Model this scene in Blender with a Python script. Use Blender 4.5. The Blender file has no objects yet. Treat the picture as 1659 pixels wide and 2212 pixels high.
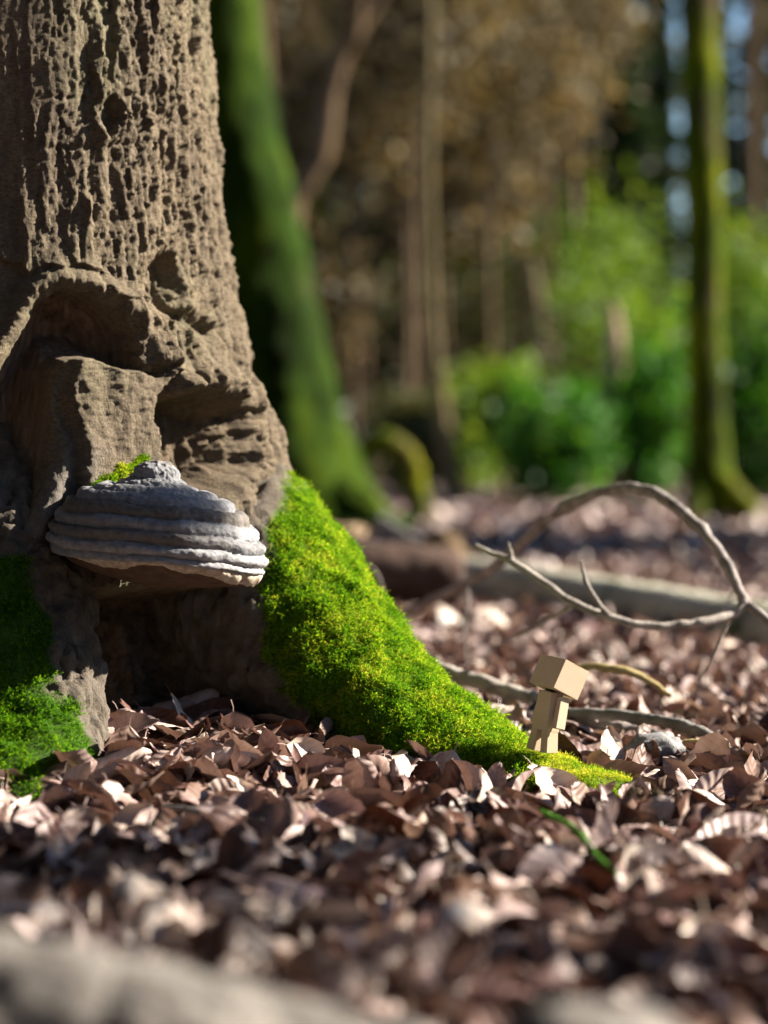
import bpy, bmesh, math, random
import numpy as np

sc = bpy.context.scene
col = sc.collection
R = math.radians
rng = np.random.default_rng(7)
random.seed(7)

# ------------------------------------------------------------------ camera, sky, sun, exposure
F, CX, CY, HOR, CAMZ = 5110.0, 829.5, 1106.0, 1000.0, 0.47
PITCH = math.atan((CY - HOR) / F)
cam = bpy.data.objects.new('camera', bpy.data.cameras.new('camera'))
col.objects.link(cam)
cam.location = (0, 0, CAMZ)
cam.rotation_euler = (math.pi / 2 - PITCH, 0, 0)
cam.data.sensor_fit = 'AUTO'
cam.data.sensor_width = 36
cam.data.lens = 36 * F / 2212
cam.data.clip_start = 0.05
cam.data.clip_end = 2000
cam.data.dof.use_dof = True
cam.data.dof.focus_distance = 3.50
cam.data.dof.aperture_fstop = 2.05
sc.camera = cam

SUN_EL, SUN_AZ = R(30), R(77)          # azimuth clockwise from +Y (the view direction)
sd = np.array([math.sin(SUN_AZ) * math.cos(SUN_EL), math.cos(SUN_AZ) * math.cos(SUN_EL), math.sin(SUN_EL)])
world = bpy.data.worlds.new('World'); sc.world = world; world.use_nodes = True
wn = world.node_tree.nodes; wl = world.node_tree.links
sky = wn.new('ShaderNodeTexSky'); sky.sky_type = 'NISHITA'; sky.sun_disc = False
sky.sun_elevation = SUN_EL; sky.sun_rotation = SUN_AZ
sky.air_density = 1.0; sky.dust_density = 0.3; sky.ozone_density = 3.0
wl.new(sky.outputs[0], wn['Background'].inputs[0]); wn['Background'].inputs[1].default_value = 0.05
sun = bpy.data.objects.new('sun', bpy.data.lights.new('sun', 'SUN')); col.objects.link(sun)
sun.data.energy = 5.0; sun.data.angle = R(0.53); sun.data.color = (1.0, 0.90, 0.74)
from mathutils import Vector
sun.rotation_euler = Vector(-sd).to_track_quat('-Z', 'Y').to_euler()
sun.location = (20, 0, 20)
sc.view_settings.view_transform = 'Standard'; sc.view_settings.look = 'None'
sc.view_settings.exposure = 2.25; sc.view_settings.gamma = 1.0
sc.cycles.use_denoising = True
sc.cycles.max_bounces = 6; sc.cycles.diffuse_bounces = 2; sc.cycles.transmission_bounces = 4
sc.cycles.transparent_max_bounces = 6
sc.cycles.sample_clamp_indirect = 6.0

# ------------------------------------------------------------------ geometry helpers
def P(px, py, Y):
    """point at depth Y (metres in front of the camera) in the direction of photo pixel px, py (1659 wide)"""
    dx = (np.asarray(px, float) - CX) / F; dy = (CY - np.asarray(py, float)) / F
    fy = math.cos(PITCH) + dy * math.sin(PITCH); fz = -math.sin(PITCH) + dy * math.cos(PITCH)
    k = Y / fy
    return np.stack(np.broadcast_arrays(dx * k, Y + 0 * k, CAMZ + fz * k), -1)

def proj(V):
    x, y, z = V[..., 0], V[..., 1], V[..., 2] - CAMZ
    d = y * math.cos(PITCH) - z * math.sin(PITCH)
    u = y * math.sin(PITCH) + z * math.cos(PITCH)
    return CX + F * x / d, CY - F * u / d

def _h(ix, iy, iz):
    n = (ix * 374761393 + iy * 668265263 + iz * 2147483647 + 1013904223) & 0xFFFFFFFF
    n = ((n ^ (n >> 13)) * 1274126177) & 0xFFFFFFFF
    n = ((n ^ (n >> 16)) * 2246822519) & 0xFFFFFFFF
    return n ^ (n >> 15)

def noise(x, y, z):
    x, y, z = np.broadcast_arrays(np.asarray(x, float), np.asarray(y, float), np.asarray(z, float))
    xi, yi, zi = np.floor(x), np.floor(y), np.floor(z)
    xf, yf, zf = x - xi, y - yi, z - zi
    xi, yi, zi = xi.astype(np.int64), yi.astype(np.int64), zi.astype(np.int64)
    u, v, w = [t * t * t * (t * (t * 6 - 15) + 10) for t in (xf, yf, zf)]
    out = 0
    for a in (0, 1):
        for b in (0, 1):
            for c in (0, 1):
                hh = _h(xi + a, yi + b, zi + c)
                gx = ((hh & 255) / 127.5 - 1); gy = (((hh >> 8) & 255) / 127.5 - 1); gz = (((hh >> 16) & 255) / 127.5 - 1)
                d = gx * (xf - a) + gy * (yf - b) + gz * (zf - c)
                out = out + d * (u if a else 1 - u) * (v if b else 1 - v) * (w if c else 1 - w)
    return out * 1.1

def fbm(x, y, z, o=4, g=0.5):
    s, a = 0, 1.0
    for k in range(o):
        f = 2.03 ** k
        s = s + a * noise(x * f + k * 17.1, y * f - k * 9.3, z * f + k * 3.7); a *= g
    return s

def sstep(a, b, x):
    t = np.clip((x - a) / (b - a), 0, 1); return t * t * (3 - 2 * t)

def sdpoly(px, py, poly):
    """signed distance to a closed outline, negative inside"""
    poly = np.asarray(poly, float); d = np.full(px.shape, 1e18); inside = np.zeros(px.shape, bool)
    n = len(poly)
    for i in range(n):
        ax, ay = poly[i]; bx, by = poly[(i + 1) % n]
        ex, ey = bx - ax, by - ay
        t = np.clip(((px - ax) * ex + (py - ay) * ey) / (ex * ex + ey * ey), 0, 1)
        d = np.minimum(d, (px - ax - ex * t) ** 2 + (py - ay - ey * t) ** 2)
        c = ((ay > py) != (by > py)) & (px < ex * (py - ay) / (ey if ey else 1e-9) + ax)
        inside ^= c
    d = np.sqrt(d)
    return np.where(inside, -d, d)

def sdline(px, py, pts):
    d = np.full(px.shape, 1e18)
    for (ax, ay), (bx, by) in zip(pts[:-1], pts[1:]):
        ex, ey = bx - ax, by - ay
        t = np.clip(((px - ax) * ex + (py - ay) * ey) / (ex * ex + ey * ey), 0, 1)
        d = np.minimum(d, (px - ax - ex * t) ** 2 + (py - ay - ey * t) ** 2)
    return np.sqrt(d)

def catmull(pts, n):
    p = np.asarray(pts, float); m = len(p)
    q = np.vstack([2 * p[0] - p[1], p, 2 * p[-1] - p[-2]])
    t = np.linspace(0, m - 1, n); i = np.minimum(t.astype(int), m - 2); f = (t - i)[:, None]
    a, b, c, d = q[i], q[i + 1], q[i + 2], q[i + 3]
    return 0.5 * (2 * b + (c - a) * f + (2 * a - 5 * b + 4 * c - d) * f ** 2 + (3 * b - a - 3 * c + d) * f ** 3)

def meshdata(name, V, faces, attrs=None, smooth=True):
    """faces: list of int arrays (n,3) / (n,4)"""
    me = bpy.data.meshes.new(name)
    V = np.asarray(V, np.float32)
    faces = [np.asarray(f, np.int32) for f in (faces if isinstance(faces, list) else [faces]) if len(f)]
    tot = np.concatenate([np.full(len(f), f.shape[1], np.int32) for f in faces])
    idx = np.concatenate([f.ravel() for f in faces])
    me.vertices.add(len(V)); me.vertices.foreach_set('co', V.ravel())
    me.loops.add(len(idx)); me.loops.foreach_set('vertex_index', idx)
    me.polygons.add(len(tot))
    me.polygons.foreach_set('loop_start', np.concatenate([[0], np.cumsum(tot)[:-1]]).astype(np.int32))
    me.update(calc_edges=True)
    if smooth: me.polygons.foreach_set('use_smooth', np.ones(len(tot), bool))
    for k, a in (attrs or {}).items():
        a = np.asarray(a, np.float32)
        if a.ndim == 1:
            at = me.attributes.new(k, 'FLOAT', 'POINT'); at.data.foreach_set('value', a)
        else:
            at = me.attributes.new(k, 'FLOAT_VECTOR', 'POINT'); at.data.foreach_set('vector', a.ravel())
    return me

def add(name, me, mat=None, parent=None):
    o = bpy.data.objects.new(name, me); col.objects.link(o)
    if mat is not None and not me.materials: me.materials.append(mat)
    if parent is not None:
        o.parent = parent
        o.matrix_parent_inverse = parent.matrix_world.inverted() if parent.type == 'EMPTY' and False else o.matrix_parent_inverse
    return o

def tag(o, label=None, cat=None, group=None, kind=None):
    if label: o['label'] = label
    if cat: o['category'] = cat
    if group: o['group'] = group
    if kind: o['kind'] = kind
    return o

def empty(name, loc=(0, 0, 0)):
    o = bpy.data.objects.new(name, None); col.objects.link(o); o.location = loc; o.empty_display_size = 0.05
    return o

def part(name, V, faces, mat, parent, attrs=None, smooth=True):
    """a child whose vertices are given in world metres while the parent is an unrotated Empty"""
    V = np.asarray(V, float) - np.array(parent.location)[None]
    return add(name, meshdata(name, V, faces, attrs, smooth), mat, parent)

def gridfaces(nr, nc, wrap=True, off=0):
    i = np.arange(nr - 1)[:, None]; j = np.arange(nc if wrap else nc - 1)[None]
    a = i * nc + j; b = i * nc + (j + 1) % nc
    return (np.stack([a, b, b + nc, a + nc], -1).reshape(-1, 4) + off)

def tube(path, rad, seg=10, n=None, rough=0.0, seed=0.0, ridge=0.0, cap=True):
    """swept tube with uneven girth; path (k,3), rad (k,)"""
    n = n or max(6, len(path) * 5)
    pr = np.column_stack([np.asarray(path, float), np.asarray(rad, float)])
    c = catmull(pr, n); p, r = c[:, :3], np.maximum(c[:, 3], 1e-4)
    t = np.gradient(p, axis=0); t /= np.linalg.norm(t, axis=1, keepdims=True) + 1e-12
    ref = np.array([0, 0, 1.0]) if abs(t[0, 2]) < 0.8 else np.array([0, 1.0, 0])
    u = np.cross(t, ref); u /= np.linalg.norm(u, axis=1, keepdims=True) + 1e-12
    w = np.cross(u, t)
    a = np.linspace(0, 2 * np.pi, seg, endpoint=False)
    ca, sa = np.cos(a)[None, :, None], np.sin(a)[None, :, None]
    nv = u[:, None] * ca + w[:, None] * sa
    rr = r[:, None] * np.ones((1, seg))
    if rough:
        q = p[:, None] + nv * r[:, None, None]
        k = 0.9 / max(r.mean(), 1e-3)
        rr = rr * (1 + rough * fbm(q[..., 0] * k + seed, q[..., 1] * k, q[..., 2] * k, 3))
    V = p[:, None] + nv * rr[..., None]
    V = V.reshape(-1, 3); Fq = gridfaces(n, seg)
    fs = [Fq]
    if cap:
        V = np.vstack([V, p[0], p[-1]]); b = n * seg
        j = np.arange(seg); e = (n - 1) * seg
        fs.append(np.vstack([np.stack([np.full(seg, b), (j + 1) % seg, j], -1), np.stack([np.full(seg, b + 1), e + j, e + (j + 1) % seg], -1)]))
    return V, fs

def merge(parts):
    Vs, q, t, off = [], [], [], 0
    for V, fs in parts:
        for f in fs:
            (q if f.shape[1] == 4 else t).append(f + off)
        Vs.append(V); off += len(V)
    return np.vstack(Vs), ([np.vstack(q)] if q else []) + ([np.vstack(t)] if t else [])

# ------------------------------------------------------------------ materials
class NT:
    def __init__(s, name):
        s.m = bpy.data.materials.new(name); s.m.use_nodes = True
        s.n = s.m.node_tree.nodes; s.l = s.m.node_tree.links
        s.b = s.n['Principled BSDF']; s.out = s.n['Material Output']
        s.tc = s.n.new('ShaderNodeTexCoord')
    def link(s, a, b): s.l.new(a, b)
    def val(s, v, sock):
        if hasattr(v, 'is_linked') or hasattr(v, 'links'): s.l.new(v, sock)
        else: sock.default_value = v
    def noise(s, scale, detail=4, rough=0.55, stretch=None, vec=None, off=(0, 0, 0)):
        t = s.n.new('ShaderNodeTexNoise'); t.inputs['Scale'].default_value = scale
        t.inputs['Detail'].default_value = detail; t.inputs['Roughness'].default_value = rough
        v = vec or s.tc.outputs['Object']
        mp = s.n.new('ShaderNodeMapping'); mp.inputs['Scale'].default_value = stretch or (1, 1, 1); mp.inputs['Location'].default_value = off
        s.l.new(v, mp.inputs[0]); s.l.new(mp.outputs[0], t.inputs[0])
        return t.outputs[0]
    def ramp(s, fac, stops):
        r = s.n.new('ShaderNodeValToRGB'); e = r.color_ramp.elements
        while len(e) < len(stops): e.new(0.5)
        for k, (p, c) in enumerate(stops):
            e[k].position = p; e[k].color = (*c, 1) if len(c) == 3 else c
        s.val(fac, r.inputs[0]); return r.outputs[0]
    def mix(s, fac, a, b, mode='MIX'):
        m = s.n.new('ShaderNodeMix'); m.data_type = 'RGBA'; m.blend_type = mode
        s.val(fac, m.inputs[0])
        for v, k in ((a, 6), (b, 7)):
            if isinstance(v, tuple): m.inputs[k].default_value = (*v, 1) if len(v) == 3 else v
            else: s.l.new(v, m.inputs[k])
        return m.outputs[2]
    def math(s, op, a, b=0.0, c=None):
        m = s.n.new('ShaderNodeMath'); m.operation = op
        s.val(a, m.inputs[0]); s.val(b, m.inputs[1])
        if c is not None: s.val(c, m.inputs[2])
        return m.outputs[0]
    def attr(s, name, typ='GEOMETRY', out=2):
        a = s.n.new('ShaderNodeAttribute'); a.attribute_name = name; a.attribute_type = typ
        return a.outputs[out]
    def bump(s, h, strength=0.5, dist=0.002):
        b = s.n.new('ShaderNodeBump'); b.inputs['Strength'].default_value = strength; b.inputs['Distance'].default_value = dist
        s.l.new(h, b.inputs['Height']); s.l.new(b.outputs[0], s.b.inputs['Normal']); return b.outputs[0]
    def done(s, colr, rough=0.8, spec=0.3, transl=None, tcol=None):
        s.val((*colr, 1) if isinstance(colr, tuple) else colr, s.b.inputs['Base Color'])
        s.val(rough, s.b.inputs['Roughness']); s.b.inputs['Specular IOR Level'].default_value = spec
        if transl:
            t = s.n.new('ShaderNodeBsdfTranslucent'); s.val((*tcol, 1) if isinstance(tcol, tuple) else (tcol or colr), t.inputs[0])
            mx = s.n.new('ShaderNodeMixShader'); mx.inputs[0].default_value = transl
            s.l.new(s.b.outputs[0], mx.inputs[1]); s.l.new(t.outputs[0], mx.inputs[2]); s.l.new(mx.outputs[0], s.out.inputs[0])
        return s.m

M = {}
# bark of the near tree; wood = bare weathered wood in the wound, moss = mossed over ground of the tufts
t = NT('bark')
a1 = t.noise(9, 5, 0.6, (1, 1, 0.35)); a2 = t.noise(60, 4, 0.6, (1, 1, 0.4)); a3 = t.noise(220, 3, 0.6, (0.5, 0.5, 1.4))
base = t.ramp(a1, [(0.25, (0.055, 0.044, 0.034)), (0.5, (0.122, 0.098, 0.070)), (0.75, (0.215, 0.172, 0.118))])
base = t.mix(t.ramp(a2, [(0.35, (0, 0, 0)), (0.7, (1, 1, 1))]), base, (0.16, 0.132, 0.098))
base = t.mix(0.8, base, t.ramp(a3, [(0.32, (0.42, 0.38, 0.34)), (0.55, (0.95, 0.93, 0.9)), (0.75, (1.2, 1.16, 1.1))]), 'MULTIPLY')
base = t.mix(0.6, base, t.ramp(t.noise(420, 3, 0.6), [(0.3, (0.5, 0.45, 0.4)), (0.6, (1.05, 1.05, 1.05))]), 'MULTIPLY')
wd = t.noise(40, 5, 0.6, (2.2, 2.2, 0.12))
wood = t.ramp(wd, [(0.3, (0.07, 0.048, 0.035)), (0.55, (0.16, 0.115, 0.085)), (0.75, (0.26, 0.20, 0.15))])
base = t.mix(t.ramp(t.noise(5, 5, 0.65, (1, 1, 0.5), off=(4, 2, 9)), [(0.5, (0, 0, 0)), (0.72, (0.55, 0.55, 0.55))]), base, (0.13, 0.13, 0.075))
base = t.mix(t.ramp(t.noise(16, 5, 0.7, (1, 1, 0.3), off=(1, 7, 3)), [(0.55, (0, 0, 0)), (0.7, (0.7, 0.7, 0.7))]), base, (0.07, 0.052, 0.038))
base = t.mix(t.attr('wood'), base, wood)
root = t.ramp(t.noise(35, 5, 0.65), [(0.3, (0.035, 0.024, 0.015)), (0.6, (0.10, 0.07, 0.045)), (0.8, (0.17, 0.125, 0.08))])
base = t.mix(t.attr('dark_brown'), base, root)  # bare root bark tone; also shade put into cavity and recess colour
grey = t.ramp(t.noise(50, 4, 0.6), [(0.3, (0.07, 0.065, 0.06)), (0.7, (0.17, 0.16, 0.15))])
base = t.mix(t.attr('grey'), base, grey)
mossc = t.ramp(t.noise(80, 4), [(0.3, (0.02, 0.045, 0.006)), (0.7, (0.06, 0.13, 0.015))])
base = t.mix(t.attr('moss'), base, mossc)
h = t.math('ADD', t.noise(260, 5, 0.7, (1, 1, 0.45)), t.math('MULTIPLY', t.noise(160, 3, 0.6, (0.35, 0.35, 2.0)), 0.3))
t.bump(h, 1.0, 0.0045)
M['bark'] = t.done(base, 0.9, 0.2)

# moss sprigs
t = NT('moss_sprig')
c = t.ramp(t.attr('tone'), [(0.0, (0.022, 0.075, 0.003)), (0.4, (0.06, 0.17, 0.006)), (0.75, (0.18, 0.30, 0.014)), (1.0, (0.33, 0.32, 0.045))])
M['moss'] = t.done(c, 0.8, 0.05, 0.45, t.mix(1.0, c, (2.1, 1.85, 0.9), 'MULTIPLY'))

# dead beech leaves
t = NT('dead_leaf')
uv = t.attr('luv', 'GEOMETRY', 1)
tone = t.math('ADD', t.attr('tone'), t.attr('tone', 'OBJECT'))
c = t.ramp(tone, [(0.0, (0.022, 0.011, 0.011)), (0.22, (0.082, 0.032, 0.018)), (0.42, (0.145, 0.082, 0.080)), (0.62, (0.29, 0.215, 0.222)), (0.82, (0.52, 0.43, 0.40)), (1.0, (0.64, 0.56, 0.49))])
sep = t.n.new('ShaderNodeSeparateXYZ'); t.link(uv, sep.inputs[0])
s_, t_ = sep.outputs[0], sep.outputs[1]
ab = t.math('ABSOLUTE', s_)
ph = t.math('MULTIPLY', t.math('SUBTRACT', t_, t.math('MULTIPLY', ab, 0.16)), 8.5 * 2 * math.pi)
wave = t.math('SINE', ph)
vein = t.math('POWER', t.math('ADD', t.math('MULTIPLY', wave, 0.5), 0.5), 14.0)
mid = t.math('LESS_THAN', ab, 0.045)
vm = t.math('MAXIMUM', vein, mid)
blot = t.noise(45, 5, 0.6)
c2 = t.mix(t.ramp(blot, [(0.42, (0, 0, 0)), (0.72, (0.8, 0.8, 0.8))]), c, t.mix(1.0, c, (0.62, 0.50, 0.42), 'MULTIPLY'))
c2 = t.mix(t.math('MULTIPLY', vm, 0.45), c2, t.mix(1.0, c2, (0.6, 0.52, 0.45), 'MULTIPLY'))
geo = t.n.new('ShaderNodeNewGeometry')
c2 = t.mix(t.math('MULTIPLY', geo.outputs['Backfacing'], 0.5), c2, t.mix(0.5, c2, (0.40, 0.30, 0.25)))
t.bump(t.math('ADD', wave, t.math('MULTIPLY', blot, 1.6)), 0.4, 0.0010)
M['leaf'] = t.done(c2, 0.48, 0.42, 0.07, t.mix(1.0, c2, (1.2, 0.88, 0.68), 'MULTIPLY'))

# soil under the litter
t = NT('forest_soil')
c = t.ramp(t.noise(14, 6, 0.7), [(0.3, (0.035, 0.022, 0.016)), (0.5, (0.11, 0.066, 0.046)), (0.7, (0.24, 0.16, 0.12))])
t.bump(t.noise(30, 5, 0.7), 0.6, 0.02)
M['dark_brown'] = t.done(c, 0.9, 0.2)

# bracket fungus
t = NT('fungus_crust')
c = t.ramp(t.attr('ring'), [(0.0, (0.075, 0.072, 0.072)), (0.28, (0.12, 0.108, 0.098)), (0.5, (0.155, 0.162, 0.182)), (0.8, (0.27, 0.275, 0.295)), (1.0, (0.36, 0.345, 0.33))])
c = t.mix(0.85, c, t.ramp(t.noise(80, 6, 0.7), [(0.3, (0.45, 0.45, 0.48)), (0.7, (1.25, 1.22, 1.18))]), 'MULTIPLY')
t.bump(t.noise(240, 5, 0.65), 0.6, 0.002)
M['crust'] = t.done(c, 0.75, 0.3)
t = NT('fungus_margin')
c = t.ramp(t.noise(90, 4, 0.6), [(0.3, (0.22, 0.16, 0.11)), (0.65, (0.46, 0.40, 0.33))])
t.bump(t.noise(300, 3), 0.4, 0.001)
M['margin'] = t.done(c, 0.7, 0.3)
t = NT('fungus_pores')
c = t.ramp(t.noise(40, 5, 0.6), [(0.3, (0.055, 0.034, 0.023)), (0.7, (0.10, 0.064, 0.045))])
t.bump(t.noise(500, 2), 0.4, 0.0008)
M['pores'] = t.done(c, 0.85, 0.15)

# cardboard
t = NT('cardboard')
fl = t.noise(900, 3, 0.6, (1, 1, 0.25)); c = t.ramp(fl, [(0.3, (0.52, 0.415, 0.30)), (0.7, (0.58, 0.47, 0.345))])
c = t.mix(0.5, c, t.ramp(t.noise(60, 4), [(0.3, (0.9, 0.88, 0.86)), (0.7, (1.05, 1.04, 1.03))]), 'MULTIPLY')
t.bump(fl, 0.15, 0.0004)
M['card'] = t.done(c, 0.65, 0.3)
t = NT('neck_plastic'); M['dark_plastic'] = t.done((0.02, 0.018, 0.017), 0.5, 0.4)
t = NT('packing_tape'); c = t.ramp(t.noise(200, 2), [(0.3, (0.43, 0.30, 0.17)), (0.7, (0.47, 0.34, 0.20))]); M['tape'] = t.done(c, 0.3, 0.5)

def barkmat(name, dark, light, moss=None, cover=0.5, scale=6.0, stretch=(1, 1, 0.3)):
    t = NT(name)
    c = t.ramp(t.noise(scale, 5, 0.6, stretch), [(0.3, dark), (0.7, light)])
    if moss:
        mc = t.ramp(t.noise(scale * 0.9, 5, 0.65, (1, 1, 0.35)), [(0.35, tuple(0.15 * v for v in moss)), (0.52, moss), (0.68, (moss[0] * 3.2, moss[1] * 2.2, moss[2]))])
        c = t.mix(t.ramp(t.noise(scale * 0.7, 4, 0.6, (1, 1, 0.5), off=(3, 1, 7)), [(cover - 0.08, (1, 1, 1)), (cover + 0.08, (0, 0, 0))]), c, mc)
    t.bump(t.noise(scale * 8, 4, 0.65, stretch), 0.7, 0.15 / scale)
    return t.done(c, 0.9, 0.06)
M['mossbark'] = barkmat('mossy_bark', (0.03, 0.02, 0.012), (0.10, 0.07, 0.04), (0.013, 0.031, 0.0003), 0.76, 3.0)
M['mossbark2'] = barkmat('mossy_bark_dark', (0.022, 0.016, 0.010), (0.075, 0.055, 0.03), (0.052, 0.078, 0.0015), 0.58, 4.0)
M['palebark'] = barkmat('pale_bark', (0.16, 0.11, 0.07), (0.32, 0.24, 0.16), None, 0.4, 6.0)
M['olivebark'] = barkmat('olive_bark', (0.05, 0.04, 0.02), (0.13, 0.105, 0.055), None, 0.4, 6.0)
M['brownbark'] = barkmat('brown_bark', (0.05, 0.034, 0.02), (0.13, 0.09, 0.055), None, 0.4, 6.0)
M['logbrown'] = barkmat('brown_log', (0.035, 0.024, 0.021), (0.115, 0.078, 0.066), None, 0.4, 9.0, (0.3, 1, 1))
M['loggrey'] = barkmat('grey_log', (0.28, 0.27, 0.215), (0.52, 0.50, 0.41), (0.12, 0.15, 0.07), 0.36, 7.0, (0.4, 1, 1))
M['logfore'] = barkmat('foreground_log', (0.04, 0.037, 0.036), (0.25, 0.23, 0.215), None, 0.4, 7.0, (0.5, 1, 1))
M['twig'] = barkmat('twig_bark', (0.10, 0.088, 0.085), (0.34, 0.305, 0.295), None, 0.4, 25.0, (1, 1, 1))
M['twigpale'] = barkmat('pale_twig_bark', (0.17, 0.15, 0.14), (0.46, 0.42, 0.39), None, 0.4, 25.0, (1, 1, 1))
M['twiggrey'] = barkmat('grey_twig_bark', (0.10, 0.095, 0.09), (0.27, 0.26, 0.25), None, 0.4, 30.0, (1, 1, 1))
M['twigyellow'] = barkmat('straw_stem', (0.20, 0.16, 0.07), (0.40, 0.33, 0.17), None, 0.4, 30.0, (1, 1, 1))
M['greenstem'] = barkmat('green_stem', (0.04, 0.13, 0.012), (0.10, 0.26, 0.03), None, 0.4, 30.0, (1, 1, 1))
M['stone'] = barkmat('grey_stone', (0.12, 0.12, 0.13), (0.26, 0.26, 0.27), None, 0.4, 25.0, (1, 1, 1))
M['husk'] = barkmat('beechnut_husk', (0.03, 0.02, 0.014), (0.11, 0.08, 0.055), None, 0.4, 90.0, (1, 1, 1))

def foliage(name, stops, tr=0.4, gain=(1.6, 1.5, 0.8)):
    t = NT(name); c = t.ramp(t.attr('tone'), stops)
    return t.done(c, 0.6, 0.25, tr, t.mix(1.0, c, gain, 'MULTIPLY'))
M['f_green'] = foliage('green_leaves', [(0, (0.008, 0.036, 0.004)), (0.6, (0.028, 0.115, 0.007)), (1, (0.10, 0.22, 0.012))])
M['f_lime'] = foliage('lime_leaves', [(0, (0.03, 0.07, 0.004)), (0.6, (0.085, 0.16, 0.007)), (1, (0.20, 0.26, 0.014))])
M['f_tan'] = foliage('withered_leaves', [(0, (0.028, 0.022, 0.008)), (0.6, (0.075, 0.059, 0.025)), (1, (0.18, 0.145, 0.068))], 0.35, (1.3, 1.1, 0.8))
M['f_olive'] = foliage('olive_leaves', [(0, (0.020, 0.022, 0.006)), (0.6, (0.05, 0.052, 0.012)), (1, (0.09, 0.085, 0.022))], 0.3)
M['f_dark'] = foliage('conifer_needles', [(0, (0.006, 0.014, 0.005)), (0.7, (0.016, 0.032, 0.010)), (1, (0.03, 0.05, 0.015))], 0.2)
M['f_wood'] = foliage('far_wood_leaves', [(0, (0.014, 0.012, 0.004)), (0.35, (0.034, 0.030, 0.010)), (0.7, (0.085, 0.068, 0.030)), (1, (0.17, 0.13, 0.065))], 0.3)

# ------------------------------------------------------------------ ground
def ground_z(x, y):
    z = -0.036 + 0.018 * noise(x * 1.3, y * 1.3, 0.3) + 0.010 * noise(x * 4, y * 4, 5.3)
    d = np.sqrt((x + 0.55) ** 2 + ((y - 3.95) * 1.0) ** 2)
    z = z + 0.075 * (1 - sstep(0.30, 1.0, d))
    far = sstep(12, 40, y)
    return z * (1 - 0.5 * far) + 0.35 * sstep(30, 70, y) * noise(x * .08, y * .08, 1.0) 

def build_ground():
    xs = np.concatenate([np.linspace(-300, -12, 14), np.linspace(-10, -1.8, 16), np.linspace(-1.6, 1.6, 90), np.linspace(1.8, 10, 16), np.linspace(12, 300, 14)])
    ys = np.concatenate([np.linspace(-60, 0, 8), np.linspace(0.5, 6, 130), np.linspace(6.3, 20, 40), np.linspace(22, 600, 30)])
    X, Y = np.meshgrid(xs, ys); V = np.stack([X, Y, ground_z(X, Y)], -1).reshape(-1, 3)
    tag(add('ground', meshdata('ground', V, gridfaces(len(ys), len(xs), False)), M['dark_brown']), kind='structure')
build_ground()

# ------------------------------------------------------------------ the near beech: trunk
AX, AY = -0.70, 4.05
ZR = np.array([-0.3, 0.0, 0.26, 0.36, 0.47, 0.61, 0.755, 0.9, 1.2, 3.0, 9.0])
RR = np.array([0.64, 0.60, 0.55, 0.525, 0.500, 0.468, 0.440, 0.42, 0.405, 0.37, 0.28])
tree = empty('beech_tree', (AX, AY, 0.0))
tag(tree, 'large old beech trunk with flaking bark and a healed wound hollow, bracket fungus on it', 'tree')

HOLLOW = [(-140, 900), (-60, 870), (0, 800), (40, 735), (85, 655), (115, 632), (170, 640), (235, 675), (275, 715), (292, 760), (292, 800), (250, 800), (190, 775), (130, 772), (112, 800), (102, 900), (96, 1000), (62, 1100), (10, 1190), (-60, 1250), (-140, 1260)]
FLAP = [(126, 766), (150, 757), (190, 756), (240, 778), (285, 800), (325, 812), (364, 797), (340, 835), (325, 868), (318, 892), (334, 930), (332, 1000), (328, 1060), (160, 1060), (152, 960), (132, 900), (118, 870)]
RECESS = [(338, 858), (400, 830), (470, 850), (530, 890), (545, 960), (555, 1010), (480, 1110), (335, 1080), (342, 930)]
CAVITY = [(196, 1285), (330, 1270), (520, 1262), (560, 1330), (575, 1420), (600, 1490), (700, 1600), (800, 1760), (180, 1760), (188, 1500)]
PLATE = [(-200, -200), (900, -200), (900, 600), (430, 620), (345, 668), (318, 655), (300, 640), (262, 648), (218, 640), (208, 590), (160, 572), (130, 582), (95, 572), (60, 592), (40, 570), (0, 560), (-200, 540)]

def cells(x, y, seed=0.0):
    """cell noise: distance to the nearest and to the second nearest point, random id of the cell"""
    xi, yi = np.floor(x).astype(np.int64), np.floor(y).astype(np.int64)
    d1 = np.full(x.shape, 9.0); d2 = np.full(x.shape, 9.0); ident = np.zeros(x.shape)
    sd_ = int(seed * 97)
    for a in (-1, 0, 1):
        for b in (-1, 0, 1):
            hh = _h(xi + a, yi + b, np.full_like(xi, sd_))
            qx = xi + a + (hh & 1023) / 1023.0; qy = yi + b + ((hh >> 10) & 1023) / 1023.0
            d = np.hypot(x - qx, y - qy); m = d < d1
            d2 = np.where(m, d1, np.minimum(d2, d)); ident = np.where(m, ((hh >> 20) & 1023) / 1023.0, ident); d1 = np.where(m, d, d1)
    return d1, d2, ident

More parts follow.
